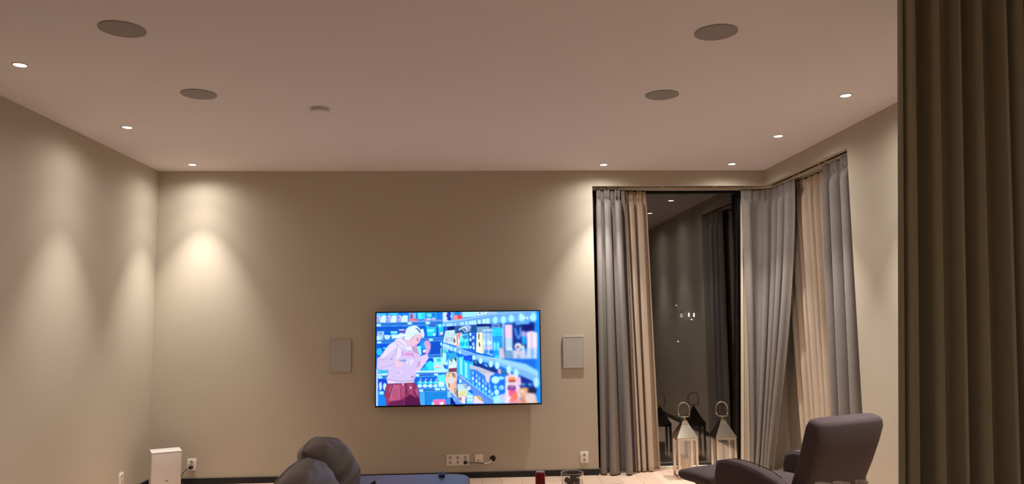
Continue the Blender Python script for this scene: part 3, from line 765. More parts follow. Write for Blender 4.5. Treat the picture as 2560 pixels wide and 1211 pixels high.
# lower products
po('D', [(40, -230), (220, -200), (220, 350), (60, 330)], (175, 240, 250)); po('D', [(60, -230), (95, -220), (80, 0), (60, 0)], (60, 90, 120)); el('D', 150, -150, 55, 50, (60, 200, 220)); po('D', [(180, -130), (260, -150), (240, 0), (170, 130)], (30, 150, 235))
po('D', [(100, 170), (215, 185), (215, 290), (130, 260)], (40, 110, 220))
po('D', [(240, -30), (440, -30), (430, 350), (225, 350)], (215, 245, 250)); po('D', [(235, 265), (425, 250), (425, 345), (235, 350)], (125, 55, 85)); po('D', [(250, 40), (330, -60), (320, 130)], (40, 130, 150)); po('D', [(350, 10), (430, -40), (420, 120)], (50, 70, 80)); li('D', [(235, 158), (430, 150)], 8, (120, 150, 160)); po('D', [(230, -100), (420, -130), (420, 0), (300, 60), (240, 20)], (40, 170, 225))
po('D', [(440, 0), (820, -60), (830, 620), (450, 380)], (80, 215, 250))
for k in range(6): x = 470 + k * 60; li('D', [(x, 0 + k * 15), (x + 5, 380 + k * 35)], 26, (190, 245, 250) if k % 2 else (25, 185, 240))
po('D', [(600, -40), (810, -60), (810, 130), (600, 60)], (10, 80, 225)); po('D', [(620, 60), (810, 110), (790, 170), (640, 120)], (20, 175, 235))
po('D', [(740, 190), (1310, 380), (1310, 1000), (750, 620)], (45, 130, 235))
po('D', [(740, 190), (830, 200), (1000, 240), (1360, 380), (1250, 470), (1080, 430), (900, 300), (750, 280)], (185, 190, 215)); po('D', [(1100, 390), (1340, 375), (1240, 440), (1200, 640), (1130, 560)], (215, 205, 225))
for k in range(7):
    x = 780 + k * 78; y = 300 + k * 62
    li('D', [(x, y - 10), (x + 6, y + 330)], 30, (20, 95, 230) if k % 2 else (60, 150, 245)); el('D', x + 40, y + 210, 26, 46, (190, 235, 252)); el('D', x + 50, y + 330, 28, 50, (60, 225, 252)); el('D', x + 45, y + 80, 20, 46, (170, 215, 250), 0.8)
po('D', [(1240, 440), (1560, 420), (1590, 900), (1340, 960), (1240, 700)], (10, 110, 240)); el('D', 1360, 545, 95, 90, (185, 245, 252)); el('D', 1490, 500, 90, 40, (160, 235, 252)); el('D', 1505, 730, 60, 55, (185, 245, 252)); el('D', 1500, 735, 22, 26, (60, 150, 200)); el('D', 1360, 715, 40, 50, (130, 215, 250)); el('D', 1390, 840, 60, 70, (190, 248, 252))
po('D', [(1310, 940), (1480, 900), (1600, 880), (1600, 1110), (1310, 1110)], (165, 235, 252)); po('D', [(1460, 900), (1640, 860), (1640, 1110), (1480, 1110)], (185, 205, 250))
po('D', [(830, 70), (930, 90), (1400, 250), (1400, 380), (1230, 330), (1000, 240), (830, 170)], (5, 45, 130)); po('D', [(1040, 120), (1200, 170), (1180, 240), (1060, 210)], (10, 70, 200)); li('D', [(1100, 160), (1170, 220)], 30, (130, 230, 250)); re('D', 850, 60, 930, 150, (60, 110, 160))
for cx, cy, w, h in ((840, 0, 38, 60), (1005, 85, 45, 70), (1250, 165, 50, 75), (1405, 200, 55, 85), (1685, 300, 55, 95), (1860, 390, 60, 105)): el('D', cx, cy, w, h, (185, 250, 255)); re('D', cx - w * 0.8, cy - h * 0.4, cx + w * 0.8, cy + h * 0.85, (185, 250, 255))
po('D', [(1420, 290), (1490, 280), (1500, 400), (1430, 390)], (250, 165, 190)); po('D', [(1500, 290), (1640, 330), (1650, 450), (1560, 420)], (40, 110, 170))
po('D', [(1940, 430), (2290, 590), (2360, 720), (2340, 880), (1960, 730), (1960, 560)], (0, 35, 140)); re('D', 1990, 620, 2090, 690, (70, 140, 200)); re('D', 2150, 620, 2250, 690, (70, 150, 210)); el('D', 2350, 610, 75, 125, (170, 230, 255))
po('D', [(1600, 450), (1850, 420), (1960, 1110), (1590, 1110)], (235, 215, 240)); po('D', [(1680, 380), (1780, 400), (1790, 480), (1670, 470)], (245, 190, 215)); po('D', [(1670, 490), (1840, 480), (1840, 560), (1680, 570)], (250, 140, 70)); re('D', 1675, 560, 1845, 590, (90, 20, 60)); re('D', 1680, 595, 1820, 680, (225, 200, 200)); re('D', 1660, 685, 1850, 785, (80, 45, 140)); re('D', 1700, 705, 1810, 750, (200, 120, 170)); po('D', [(1680, 790), (1850, 780), (1860, 850), (1690, 930)], (225, 90, 140)); po('D', [(1690, 930), (1880, 820), (1920, 1000), (1700, 1110)], (252, 120, 110)); po('D', [(1640, 960), (1750, 940), (1690, 1060), (1620, 1080)], (245, 225, 245)); po('D', [(1700, 1060), (1990, 1020), (2000, 1110), (1690, 1110)], (240, 150, 150))
po('D', [(1860, 480), (1970, 470), (1990, 660), (1880, 700)], (250, 190, 220)); po('D', [(1870, 690), (1960, 690), (1980, 1000), (1900, 950)], (230, 205, 220))
el('D', 2060, 800, 130, 75, (225, 165, 120)); el('D', 2010, 830, 60, 40, (245, 215, 200)); el('D', 2250, 820, 110, 80, (20, 30, 60)); po('D', [(1940, 830), (2320, 870), (2390, 1110), (1990, 1110)], (215, 175, 150)); el('D', 2210, 980, 140, 120, (225, 200, 195)); po('D', [(1980, 950), (2060, 930), (2100, 1110), (1980, 1110)], (205, 140, 110))
# third rail and floor display at the lower left of the aisle
po('D', [(350, 360), (470, 400), (780, 640), (1310, 1020), (1320, 1110), (1080, 1110), (700, 760), (430, 500)], (90, 145, 245)); li('D', [(420, 390), (760, 640), (1300, 1010)], 12, (195, 230, 255)); li('D', [(440, 440), (760, 690), (1280, 1070)], 9, (60, 100, 210)); li('D', [(540, 450), (760, 610)], 8, (230, 250, 255))
for cx, cy in ((510, 570), (730, 740)): re('D', cx - 26, cy - 45, cx + 26, cy + 50, (190, 250, 255))
po('D', [(180, 360), (430, 350), (430, 980), (200, 740), (150, 560)], (235, 205, 190)); po('D', [(210, 380), (270, 370), (260, 450), (200, 500)], (205, 190, 110)); po('D', [(300, 370), (390, 380), (400, 500), (330, 460)], (150, 130, 120)); po('D', [(250, 530), (350, 520), (350, 610), (255, 610)], (190, 225, 240)); po('D', [(280, 620), (370, 610), (370, 860), (285, 780)], (235, 190, 165)); po('D', [(370, 570), (430, 580), (430, 720), (380, 690)], (252, 160, 150)); li('D', [(240, 620), (250, 720)], 20, (70, 50, 60)); li('D', [(385, 720), (390, 900)], 18, (110, 80, 90)); li('D', [(425, 760), (430, 930)], 16, (60, 60, 60))
po('D', [(440, 640), (640, 640), (710, 760), (650, 1000), (460, 960)], (215, 225, 200)); po('D', [(440, 640), (590, 640), (640, 770), (450, 800)], (185, 225, 240)); po('D', [(560, 640), (690, 680), (650, 780)], (150, 170, 220)); po('D', [(450, 850), (640, 800), (620, 940), (460, 980)], (225, 215, 150))
po('D', [(680, 800), (830, 850), (830, 1110), (660, 1110)], (130, 210, 250)); po('D', [(690, 800), (820, 900), (820, 820), (760, 780)], (10, 100, 225)); 
for k in range(8): el('D', 690 + (k % 4) * 35, 940 + (k // 4) * 80, 14, 30, (225, 245, 255))
po('D', [(840, 920), (1000, 940), (1080, 1110), (830, 1110)], (245, 215, 230)); po('D', [(870, 910), (1000, 960), (1070, 1080), (960, 1010)], (205, 175, 70)); po('D', [(500, 900), (640, 930), (640, 1110), (500, 1110)], (225, 200, 205)); li('D', [(525, 970), (520, 1040)], 26, (205, 50, 70)); po('D', [(560, 950), (600, 950), (620, 1110), (580, 1110)], (245, 240, 245))
po('D', [(150, 560), (200, 740), (300, 860), (540, 1080), (540, 1120), (420, 1120), (260, 950), (130, 700)], (95, 150, 240)); li('D', [(160, 600), (220, 750), (530, 1080)], 12, (215, 235, 255)); re('D', 205, 820, 285, 960, (170, 225, 250)); el('D', 350, 1040, 28, 60, (165, 225, 250)); po('D', [(270, 960), (330, 980), (400, 1130), (280, 1130)], (0, 20, 120)); re('D', 185, 810, 275, 1130, (110, 180, 225), 0.5)
# the person in the hoodie
PINK = (208, 192, 236); PINKD = (172, 150, 212); PINKL = (224, 216, 246)
po('A', [(1205, 790), (1260, 740), (1340, 780), (1365, 850), (1360, 950), (1320, 1060), (1240, 1100), (1250, 960), (1215, 880)], (215, 165, 215))
for x in (1245, 1285, 1325): li('A', [(x, 770), (x + 5, 870)], 8, (180, 130, 195))
po('B', [(960, 0), (1270, -90), (1290, 20), (1150, 220), (1080, 320), (980, 320), (930, 180)], (225, 195, 240)); po('B', [(1040, 60), (1120, 20), (1080, 200), (1000, 260)], (195, 160, 205))
po('A', [(680, 640), (820, 700), (1020, 880), (1060, 1000), (1120, 1140), (1180, 1211), (1000, 1300), (60, 1300), (80, 1211), (180, 1080), (260, 960), (350, 850), (480, 770), (510, 720), (600, 680)], PINK)
po('B', [(60, 0), (980, 0), (1010, 180), (985, 330), (1000, 420), (945, 540), (945, 600), (310, 620), (280, 490), (320, 420), (330, 300), (200, 300), (50, 270), (60, 100)], PINK)
po('A', [(350, 850), (480, 780), (540, 900), (420, 1020), (200, 1180), (120, 1190), (200, 1080)], PINKL); po('A', [(560, 880), (640, 940), (640, 1130), (560, 1211), (520, 1211)], PINKL); li('A', [(560, 880), (520, 1060), (400, 1180)], 14, PINKD)
po('A', [(520, 720), (640, 690), (760, 800), (800, 900), (740, 960), (600, 860), (500, 790)], PINKL); li('A', [(540, 760), (640, 810), (760, 920)], 12, PINKD)
po('A', [(770, 920), (880, 900), (905, 960), (880, 1005), (820, 1010), (790, 970)], (230, 250, 252)); li('A', [(820, 1005), (880, 1000)], 10, (60, 60, 90)); li('A', [(820, 930), (850, 970)], 9, (120, 130, 150))
# face and hair
po('A', [(760, 700), (900, 650), (1010, 600), (1130, 560), (1150, 640), (1130, 700), (1110, 740), (1095, 790), (1060, 820), (1040, 850), (1015, 880), (960, 905), (900, 890), (830, 840), (770, 780)], (228, 190, 215))
po('A', [(900, 890), (1000, 890), (1040, 960), (1080, 1100), (980, 1050), (910, 990)], (190, 150, 200)); po('A', [(900, 660), (960, 640), (900, 780), (860, 740)], (215, 180, 210)); li('A', [(1030, 735), (1075, 750)], 18, (110, 60, 120)); li('A', [(975, 850), (1020, 855)], 10, (170, 90, 130)); po('A', [(1040, 800), (1085, 790), (1060, 830)], (245, 180, 175)); el('A', 1045, 700, 30, 10, (150, 100, 150))
po('A', [(745, 560), (760, 480), (830, 410), (950, 375), (1030, 385), (1090, 440), (1150, 520), (1165, 580), (1120, 570), (1000, 600), (900, 650), (870, 720), (800, 735), (740, 690), (735, 620)], (222, 248, 250))
po('A', [(1150, 520), (1210, 560), (1215, 640), (1180, 690), (1150, 660), (1165, 590)], (225, 220, 245))
po('A', [(750, 580), (640, 560), (560, 600), (480, 670), (520, 700), (640, 670), (740, 640)], (225, 248, 252))
for pts in ([(780, 600), (880, 520), (1010, 470)], [(800, 650), (900, 570), (1060, 520)], [(760, 540), (850, 450), (960, 410)], [(820, 690), (900, 610), (1080, 560)]): li('A', pts, 7, (130, 170, 185))
po('A', [(980, 430), (1040, 440), (1110, 500), (1140, 560), (1090, 550), (1060, 500)], (85, 100, 160)); li('A', [(560, 640), (680, 590)], 8, (165, 200, 215)); li('A', [(670, 650), (720, 730)], 12, (150, 140, 180))
# pink lettering and number on the chest
c = (215, 130, 200)
li('A', [(670, 1040), (690, 1130)], 26, c); li('A', [(660, 1040), (720, 1030)], 14, c)
for x in (745, 800, 850, 900): li('A', [(x, 1120), (x + 5, 1070), (x + 28, 1050), (x + 20, 1130)], 17, c)
li('A', [(940, 1060), (930, 1150), (985, 1165)], 14, c)
for a in ([(800, 40), (775, 150)], [(860, 50), (845, 150), (880, 165), (910, 60), (870, 50)]): li('B', a, 17, (245, 245, 252))
# hand with the phone, pocket, hem
po('B', [(450, 90), (540, 50), (640, 80), (700, 110), (660, 190), (580, 225), (490, 200)], (232, 195, 220)); po('B', [(560, 60), (740, 40), (780, 80), (700, 105), (620, 85)], (130, 160, 215)); li('B', [(460, 100), (480, 190)], 10, (160, 130, 190)); li('B', [(580, 80), (660, 110)], 8, (190, 150, 200))
li('B', [(90, 60), (330, 20)], 12, PINKD); li('B', [(60, 260), (330, 200), (450, 170)], 10, PINKD); po('B', [(340, 20), (440, 10), (420, 60)], PINKD)
li('B', [(640, 300), (630, 390), (560, 450)], 12, (245, 240, 252)); li('B', [(560, 380), (640, 400)], 10, PINKD); po('B', [(860, 460), (960, 420), (940, 490), (870, 500)], PINKD); li('B', [(320, 530), (620, 580), (940, 560)], 12, (150, 120, 190)); po('B', [(310, 545), (620, 595), (945, 575), (945, 605), (310, 625)], PINKL)
# trousers
MAR = (140, 50, 90); MARD = (85, 20, 70); MARL = (185, 90, 130)
po('B', [(310, 625), (620, 620), (945, 600), (1040, 720), (1055, 900), (1100, 1150), (280, 1160), (265, 980), (225, 930), (260, 720)], MAR)
po('B', [(440, 650), (610, 650), (615, 1010), (330, 1050), (370, 880)], MARL); po('B', [(620, 650), (740, 640), (720, 920), (640, 1000)], (165, 75, 115)); po('B', [(780, 640), (900, 640), (920, 950), (830, 880)], (160, 70, 110)); po('B', [(960, 780), (1030, 720), (1050, 930), (1000, 900)], (175, 85, 125))
po('B', [(310, 640), (440, 640), (330, 960), (320, 1040), (270, 970)], (150, 60, 100)); li('B', [(430, 660), (340, 940)], 18, MARD); li('B', [(400, 680), (350, 850)], 18, (195, 110, 150))
po('B', [(720, 980), (860, 880), (950, 960), (1060, 960), (1095, 1150), (720, 1155)], MARD); po('B', [(400, 1060), (610, 1030), (710, 1000), (700, 1155), (300, 1155)], (100, 30, 80)); li('B', [(740, 640), (760, 890)], 20, MARD); li('B', [(940, 820), (1030, 940)], 16, MARD)
for k in range(8): li('B', [(400 + k * 8, 800 + k * 28), (580, 780 + k * 30)], 7, (150, 55, 100))
re('B', 665, 620, 690, 670, WHT); re('B', 845, 700, 875, 750, WHT)
# focus falls off towards the right edge, all of it a little soft
b1 = blur(blur(IMG, 1), 1); b2 = blur(blur(IMG, 5), 4)
wx = np.clip((np.arange(IW) / IW - 0.60) / 0.28, 0, 1)[None, :, None]
IMG = b1 * (1 - wx) + b2 * wx
# channel mark, drawn after the blur
for pts in ([(2012, 192), (2012, 244)], [(2012, 202), (2034, 194), (2046, 204), (2048, 244)], [(2074, 192), (2074, 244)], [(2074, 208), (2092, 194), (2108, 196)], [(2126, 182), (2127, 244)], [(2162, 194), (2130, 218), (2166, 244)]): li('C', pts, 14, (235, 255, 255))
for pts in ([(2190, 192), (2228, 190)], [(2209, 192), (2211, 242)], [(2234, 190), (2250, 242), (2270, 188)]): li('C', pts, 9, (235, 255, 255))
li('C', [(1962, 120), (1985, 175)], 16, (235, 255, 255)); li('C', [(1962, 160), (1995, 150)], 10, (235, 255, 255))
IMG = IMG.reshape(NY, SSX, NX, SSX, 3).mean((1, 3))
LIN = np.where(IMG <= 0.04045, IMG / 12.92, ((IMG + 0.055) / 1.055) ** 2.4)
x0, x1 = -TW / 2 + e, TW / 2 - e; z0, z1 = e + 0.004, TH - e
gx, gz = np.meshgrid(np.linspace(x0, x1, NX), np.linspace(z1, z0, NY))
co = np.stack([gx, np.full_like(gx, -0.0128), gz], -1).reshape(-1, 3)
i = np.arange(NX * NY).reshape(NY, NX)
fc = np.stack([i[:-1, :-1], i[1:, :-1], i[1:, 1:], i[:-1, 1:]], -1).reshape(-1, 4)
me = bpy.data.meshes.new('screen')
me.vertices.add(len(co)); me.vertices.foreach_set('co', co.ravel())
me.loops.add(fc.size); me.loops.foreach_set('vertex_index', fc.ravel())
me.polygons.add(len(fc)); me.polygons.foreach_set('loop_start', np.arange(0, fc.size, 4)); me.update(calc_edges=True)
ca = me.color_attributes.new('picture', 'FLOAT_COLOR', 'POINT')
ca.data.foreach_set('color', np.concatenate([LIN.reshape(-1, 3), np.ones((NX * NY, 1))], 1).astype(np.float32).ravel())
MS = bpy.data.materials.new('screen'); MS.use_nodes = True; nt = MS.node_tree
b_ = nt.nodes['Principled BSDF']; b_.inputs['Base Color'].default_value = (0.004, 0.004, 0.005, 1); b_.inputs['Roughness'].default_value = 0.25
at = nt.nodes.new('ShaderNodeVertexColor'); at.layer_name = 'picture'
nt.links.new(at.outputs['Color'], b_.inputs['Emission Color']); b_.inputs['Emission Strength'].default_value = TV_STRENGTH
link('screen', me, MS, tv)['label'] = 'lit screen showing a person in a pink hoodie among shop shelves'

# ------------------------------------------------------------------ subwoofer
sb = tag(empty('subwoofer', (-2.880, 7.480, 0), math.radians(26.5)), 'white box subwoofer on the floor in the left corner', 'subwoofer')
box('cabinet', (-0.128, -0.115, 0.060), (0.128, 0.115, 0.379), M['sub'], sb, bevel=0.008, seg=3)
box('top_panel', (-0.130, -0.117, 0.379), (0.130, 0.117, 0.388), M['white_plastic'], sb, bevel=0.003)
box('plinth', (-0.115, -0.10, 0.010), (0.115, 0.10, 0.060), M['black'], sb)
for sx in (-1, 1):
    for sy in (-1, 1):
        obj('foot', lathe([(0, 0), (0.016, 0), (0.018, 0.010), (0, 0.010)], 16, 'Z', (sx * 0.09, sy * 0.075, 0)), M['black'], sb)
bm = bmesh.new(); loft(bm, rounded_secs([(Vector((0.004, -0.1145, 0.123)), Vector((1, 0, 0)), Vector((0, 0, 1)), 0.0145, 0.0042, 2.6), (Vector((0.004, -0.117, 0.123)), Vector((1, 0, 0)), Vector((0, 0, 1)), 0.0145, 0.0042, 2.6)], 0.0008, 2), 24)
obj('badge', bm, mat('badge', (0.16, 0.12, 0.10), 0.5), sb)

# ------------------------------------------------------------------ lanterns
def lantern(x, y, label, candle, hrot):
    root = tag(empty('lantern', (x, y, 0)), label, 'lantern', 'steel lanterns on the floor by the window')
    w = 0.100; p = 0.011; zt = 0.385
    box('base', (-w, -w, 0), (w, w, 0.022), M['steel'], root, bevel=0.003)
    for sx in (-1, 1):
        for sy in (-1, 1):
            cx = sx * (w - p); cy = sy * (w - p)
            box('post', (cx - p, cy - p, 0.022), (cx + p, cy + p, zt - 0.012), M['steel'], root)
    bm = bmesh.new()
    rg = [[bm.verts.new((sx * h_, sy * h_, z)) for sx, sy in ((-1, -1), (1, -1), (1, 1), (-1, 1))] for h_, z in ((w, zt - 0.012), (w, zt + 0.008), (w - 2 * p, zt + 0.008), (w - 2 * p, zt - 0.012))]
    for a, b2 in zip(rg, rg[1:] + rg[:1]):
        for k in range(4): bm.faces.new((a[k], a[(k + 1) % 4], b2[(k + 1) % 4], b2[k]))
    obj('top_frame', bm, M['steel'], root)
    for ax in range(4):
        o = box('glass_pane', (-w + 2 * p, -w + p - 0.0015, 0.0225), (w - 2 * p, -w + p + 0.0015, zt - 0.0125), M['pane'], root)
        o.rotation_euler = (0, 0, ax * PI / 2)
    # pyramid roof: lower skirt and a separate cap above the seam
    def pyr(nm, prof):
        bm = bmesh.new(); rings = [[bm.verts.new((sx * r, sy * r, z)) for sx, sy in ((-1, -1), (1, -1), (1, 1), (-1, 1))] for r, z in prof]
        for a, b2 in zip(rings, rings[1:]):
            for k in range(4): bm.faces.new((a[k], a[(k + 1) % 4], b2[(k + 1) % 4], b2[k]))
        bm.faces.new(rings[0][::-1]); bm.faces.new(rings[-1])
        obj(nm, bm, M['roofsteel'] if nm == 'roof' else M['steel'], root)
    pyr('roof', [(w + 0.006, zt + 0.008), (w + 0.006, zt + 0.013), (0.036, 0.521)])
    pyr('roof_cap', [(0.038, 0.519), (0.037, 0.524), (0.008, 0.578)])
    obj('collar', lathe([(0.0, 0.574), (0.012, 0.574), (0.014, 0.582), (0.030, 0.588), (0.059, 0.594), (0.060, 0.598), (0.030, 0.597), (0.0, 0.596)], 32), M['steel'], root, smooth=True)
    c, s = math.cos(hrot), math.sin(hrot)
    pts = [(-0.050, 0.597), (-0.056, 0.615), (-0.060, 0.645), (-0.056, 0.685), (-0.038, 0.716), (0, 0.730), (0.038, 0.716), (0.056, 0.685), (0.060, 0.645), (0.056, 0.615), (0.050, 0.597)]
    hd = tube('handle', [(a * c, a * s, z) for a, z in pts], 0.0055, M['steel'], root, n=48, up=Vector((s, -c, 0)))
    for a in (-0.055, 0.055):
        bm = bmesh.new(); bmesh.ops.create_uvsphere(bm, u_segments=12, v_segments=8, radius=0.009)
        bmesh.ops.translate(bm, vec=(a * c, a * s, 0.612), verts=bm.verts); obj('rivet', bm, M['steel'], hd, smooth=True)
    if candle:
        cn = tag(empty('candle', (x, y, 0.0225)), 'brown pillar candle inside the left steel lantern', 'candle')
        obj('wax', lathe([(0, 0), (0.046, 0), (0.047, 0.004), (0.046, 0.165), (0.042, 0.170), (0.020, 0.164), (0, 0.162)], 28), M['candle'], cn, smooth=False)
        obj('wick', lathe([(0, 0.162), (0.0015, 0.162), (0.0012, 0.174), (0, 0.175)], 8), M['dark'], cn)
lantern(2.105, 7.565, 'tall polished steel lantern on the floor nearer the beige curtain, left of the pair', True, 0.15)
lantern(2.488, 7.565, 'tall polished steel lantern on the floor near the corner curtain, right of the pair', False, 0.05)

# ------------------------------------------------------------------ armchair and footstool
ac = tag(empty('armchair', (2.17, 4.90, 0), math.radians(24.8)), 'dark plum upholstered armchair seen from behind, turned to the television', 'armchair')
X = Vector((1, 0, 0)); Z = Vector((0, 0, 1)); Y = Vector((0, 1, 0))
def spine(secs):  # (y, z, tilt, halfwidth, halfthick)
    return [(Vector((0.03, y, z)), X, Vector((0, math.cos(t), math.sin(t))), hw, ht, ex) for y, z, t, hw, ht, ex in secs]
bm = bmesh.new()
loft(bm, rounded_secs(spine([(0.0, 0.26, 0.30, 0.262, 0.075, 5), (-0.05, 0.38, 0.33, 0.268, 0.078, 5), (-0.115, 0.52, 0.38, 0.275, 0.078, 5), (-0.185, 0.67, 0.40, 0.285, 0.076, 5),
                             (-0.235, 0.80, 0.36, 0.298, 0.074, 5), (-0.268, 0.89, 0.30, 0.302, 0.070, 5), (-0.280, 0.94, 0.26, 0.298, 0.064, 5)]), 0.035, 6), 64)
obj('backrest', bm, M['chair'], ac, auto=True)
bm = bmesh.new()
loft(bm, rounded_secs([(Vector((0, -0.02, 0.40)), X, Z, 0.255, 0.085, 6), (Vector((0, 0.25, 0.405)), X, Z, 0.26, 0.085, 6), (Vector((0, 0.50, 0.405)), X, Z, 0.26, 0.08, 6)], 0.03, 5), 56)
obj('seat', bm, M['chair'], ac, auto=True)
for sx in (-1, 1):
    bm = bmesh.new()
    cs = []
    for y, zt_, zb_, wd in ((-0.16, 0.50, 0.26, 0.045), (-0.06, 0.56, 0.24, 0.052), (0.08, 0.598, 0.22, 0.058), (0.24, 0.622, 0.22, 0.060), (0.38, 0.625, 0.23, 0.060), (0.455, 0.605, 0.25, 0.057), (0.49, 0.56, 0.29, 0.050)):
        cs.append((Vector((sx * 0.322, y, (zt_ + zb_) / 2)), X, Z, wd, (zt_ - zb_) / 2, 4.5))
    loft(bm, rounded_secs(cs, 0.028, 5), 56)
    a = obj('armrest', bm, M['chair'], ac, auto=True)
    pts = [(sx * 0.322 - 0.052 * 1, y, z) for y, z in ((-0.02, 0.562), (0.08, 0.5955), (0.16, 0.6095), (0.24, 0.6180), (0.31, 0.6205), (0.38, 0.6195), (0.44, 0.604))]
    tube('piping', pts, 0.0035, M['chair'], a, n=30, seg=6)
    pts = [(sx * 0.322 + 0.052 * 1, y, z) for y, z in ((-0.02, 0.562), (0.08, 0.5955), (0.16, 0.6095), (0.24, 0.6180), (0.31, 0.6205), (0.38, 0.6195), (0.44, 0.604))]
    tube('piping', pts, 0.0035, M['chair'], a, n=30, seg=6)
obj('column', lathe([(0, 0.03), (0.05, 0.03), (0.045, 0.06), (0.030, 0.10), (0.030, 0.33), (0, 0.33)], 24, 'Z', (0, 0.18, 0)), M['darkwood'], ac, smooth=True)
for k in range(4):
    a = PI / 4 + k * PI / 2; c, s = math.cos(a), math.sin(a)
    bm = bmesh.new(); sweep(bm, smooth_path([(0.02 * c, 0.18 + 0.02 * s, 0.06), (0.17 * c, 0.18 + 0.17 * s, 0.048), (0.33 * c, 0.18 + 0.33 * s, 0.012)], 10), [(-0.02, -0.012), (0.02, -0.012), (0.02, 0.012), (-0.02, 0.012)])
    obj('leg', bm, M['darkwood'], ac)
fs = tag(empty('footstool', (1.835, 5.735, 0), math.radians(24.8)), 'dark plum padded footstool in front of the armchair, before the steel lanterns', 'footstool')
bm = bmesh.new()
loft(bm, rounded_secs([(Vector((-0.255, 0, 0.402)), Y, Z, 0.165, 0.040, 3.4), (Vector((-0.1, 0, 0.404)), Y, Z, 0.17, 0.044, 3.4), (Vector((0.1, 0, 0.404)), Y, Z, 0.17, 0.044, 3.4), (Vector((0.255, 0, 0.402)), Y, Z, 0.165, 0.040, 3.4)], 0.032, 6), 56)
obj('cushion', bm, M['chair'], fs, auto=True)
bm = bmesh.new(); loft(bm, rounded_secs([(Vector((-0.15, 0, 0.345)), Y, Z, 0.10, 0.024, 4), (Vector((0.15, 0, 0.345)), Y, Z, 0.10, 0.024, 4)], 0.02, 4), 40)
obj('underframe', bm, M['chair'], fs, auto=True)
obj('column', lathe([(0, 0.03), (0.045, 0.03), (0.040, 0.06), (0.028, 0.09), (0.028, 0.31), (0, 0.31)], 24), M['darkwood'], fs, smooth=True)
for k in range(4):
    a = PI / 4 + k * PI / 2; c, s = math.cos(a), math.sin(a)
    bm = bmesh.new(); sweep(bm, smooth_path([(0.02 * c, 0.02 * s, 0.06), (0.13 * c, 0.13 * s, 0.048), (0.25 * c, 0.25 * s, 0.012)], 10), [(-0.018, -0.012), (0.018, -0.012), (0.018, 0.012), (-0.018, 0.012)])
    obj('leg', bm, M['darkwood'], fs)

# ------------------------------------------------------------------ sofa
sf = tag(empty('sofa', (-0.58, 4.40, 0)), 'blue-grey linen sofa, television glow tinted into its seat, with loose back cushions at the bottom edge, left of centre', 'sofa')
def cushion_mesh(w, h, t, seed, wr=0.006, n=30, pinch=0.05, expo=2.6, sag=0.0, back=1.0):
    """a stuffed cushion in the local xz plane: width w along x, height h along z, thickness t along y."""
    rd = random.Random(seed); bm = bmesh.new(); grids = []
    ph = [rd.uniform(0, 6.28) for _ in range(6)]
    for sd in (-1, 1):
        g = []
        for i in range(n + 1):
            row = []
            for j in range(n + 1):
                u = -1 + 2 * i / n; v = -1 + 2 * j / n
                u = math.sin(u * PI / 2) * 0.6 + u * 0.4; v = math.sin(v * PI / 2) * 0.6 + v * 0.4
                th = max(0, (1 - abs(u) ** expo) * (1 - abs(v) ** expo)) ** 0.55
                wv = wr * (math.sin(5 * u + 3 * v * v + ph[0]) + 0.8 * math.sin(9 * v - 4 * u + ph[1]) + 0.6 * math.sin(14 * u * v + ph[2]) + 0.45 * math.sin(17 * v + 5 * u * u + ph[3]) + 0.3 * math.sin(27 * v - 9 * u + ph[4])) * min(1, th * 2)
                x = w / 2 * u * (1 - pinch * (1 - v * v)); z = h / 2 * v * (1 - pinch * (1 - u * u))
                z -= sag * (1 + v) * (u * u)
                row.append((x, sd * (t / 2 * th * (1.0 - 0.12 * v) * (back if sd > 0 else 1.0) + wv * (back if sd > 0 else 1.0)), z))
            g.append(row)
        grids.append(g)
    vs = {}
    for sd in (0, 1):
        for i in range(n + 1):
            for j in range(n + 1):
                rim = i in (0, n) or j in (0, n)
                if sd == 1 and rim: vs[(1, i, j)] = vs[(0, i, j)]; continue
                p = grids[sd][i][j]
                if rim: p = (p[0], 0, p[2])
                vs[(sd, i, j)] = bm.verts.new(p)
    for sd in (0, 1):
        for i in range(n):
            for j in range(n):
                bm.faces.new([vs[(sd, a, b2)] for a, b2 in ((i, j), (i + 1, j), (i + 1, j + 1), (i, j + 1))])
    rim = [(i, 0) for i in range(n)] + [(n, j) for j in range(n)] + [(n - i, n) for i in range(n)] + [(0, n - j) for j in range(n)]
    loop = [Vector((grids[0][i][j][0], 0, grids[0][i][j][2])) for i, j in rim]
    return bm, loop
def back_cushion(y, h, w, lean, x, z, seed, t, twist=0.0):
    bm, loop = cushion_mesh(w, h, t, seed, 0.007, n=48, sag=0.02, expo=3.2, back=0.45)
    mt = Matrix.Translation((x, y, z)) @ Matrix.Rotation(twist, 4, 'Z') @ Matrix.Rotation(lean, 4, 'Y') @ Matrix.Rotation(PI / 2, 4, 'Z')
    bmesh.ops.transform(bm, matrix=mt, verts=bm.verts)
    o = obj('back_cushion', bm, M['sofa'], sf, smooth=True)
    b2 = bmesh.new(); sweep(b2, [mt @ p for p in loop], circ(0.006, 6), True, up=Vector((1, 0, 0.3)).normalized())
    obj('welt', b2, M['sofa'], o, smooth=True)
back_cushion(0.50, 0.46, 0.54, -0.24, -0.372, 0.622, 3, 0.46)
back_cushion(-0.26, 0.46, 0.84, -0.30, -0.310, 0.600, 8, 0.38)
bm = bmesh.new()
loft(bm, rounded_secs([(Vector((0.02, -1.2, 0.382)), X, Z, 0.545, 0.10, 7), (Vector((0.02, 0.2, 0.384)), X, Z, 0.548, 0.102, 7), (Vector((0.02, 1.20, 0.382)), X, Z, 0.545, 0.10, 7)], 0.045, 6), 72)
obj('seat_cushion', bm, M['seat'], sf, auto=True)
box('seat_base', (-0.54, -1.18, 0.10), (0.54, 1.18, 0.275), M['sofa'], sf, bevel=0.02, seg=3)
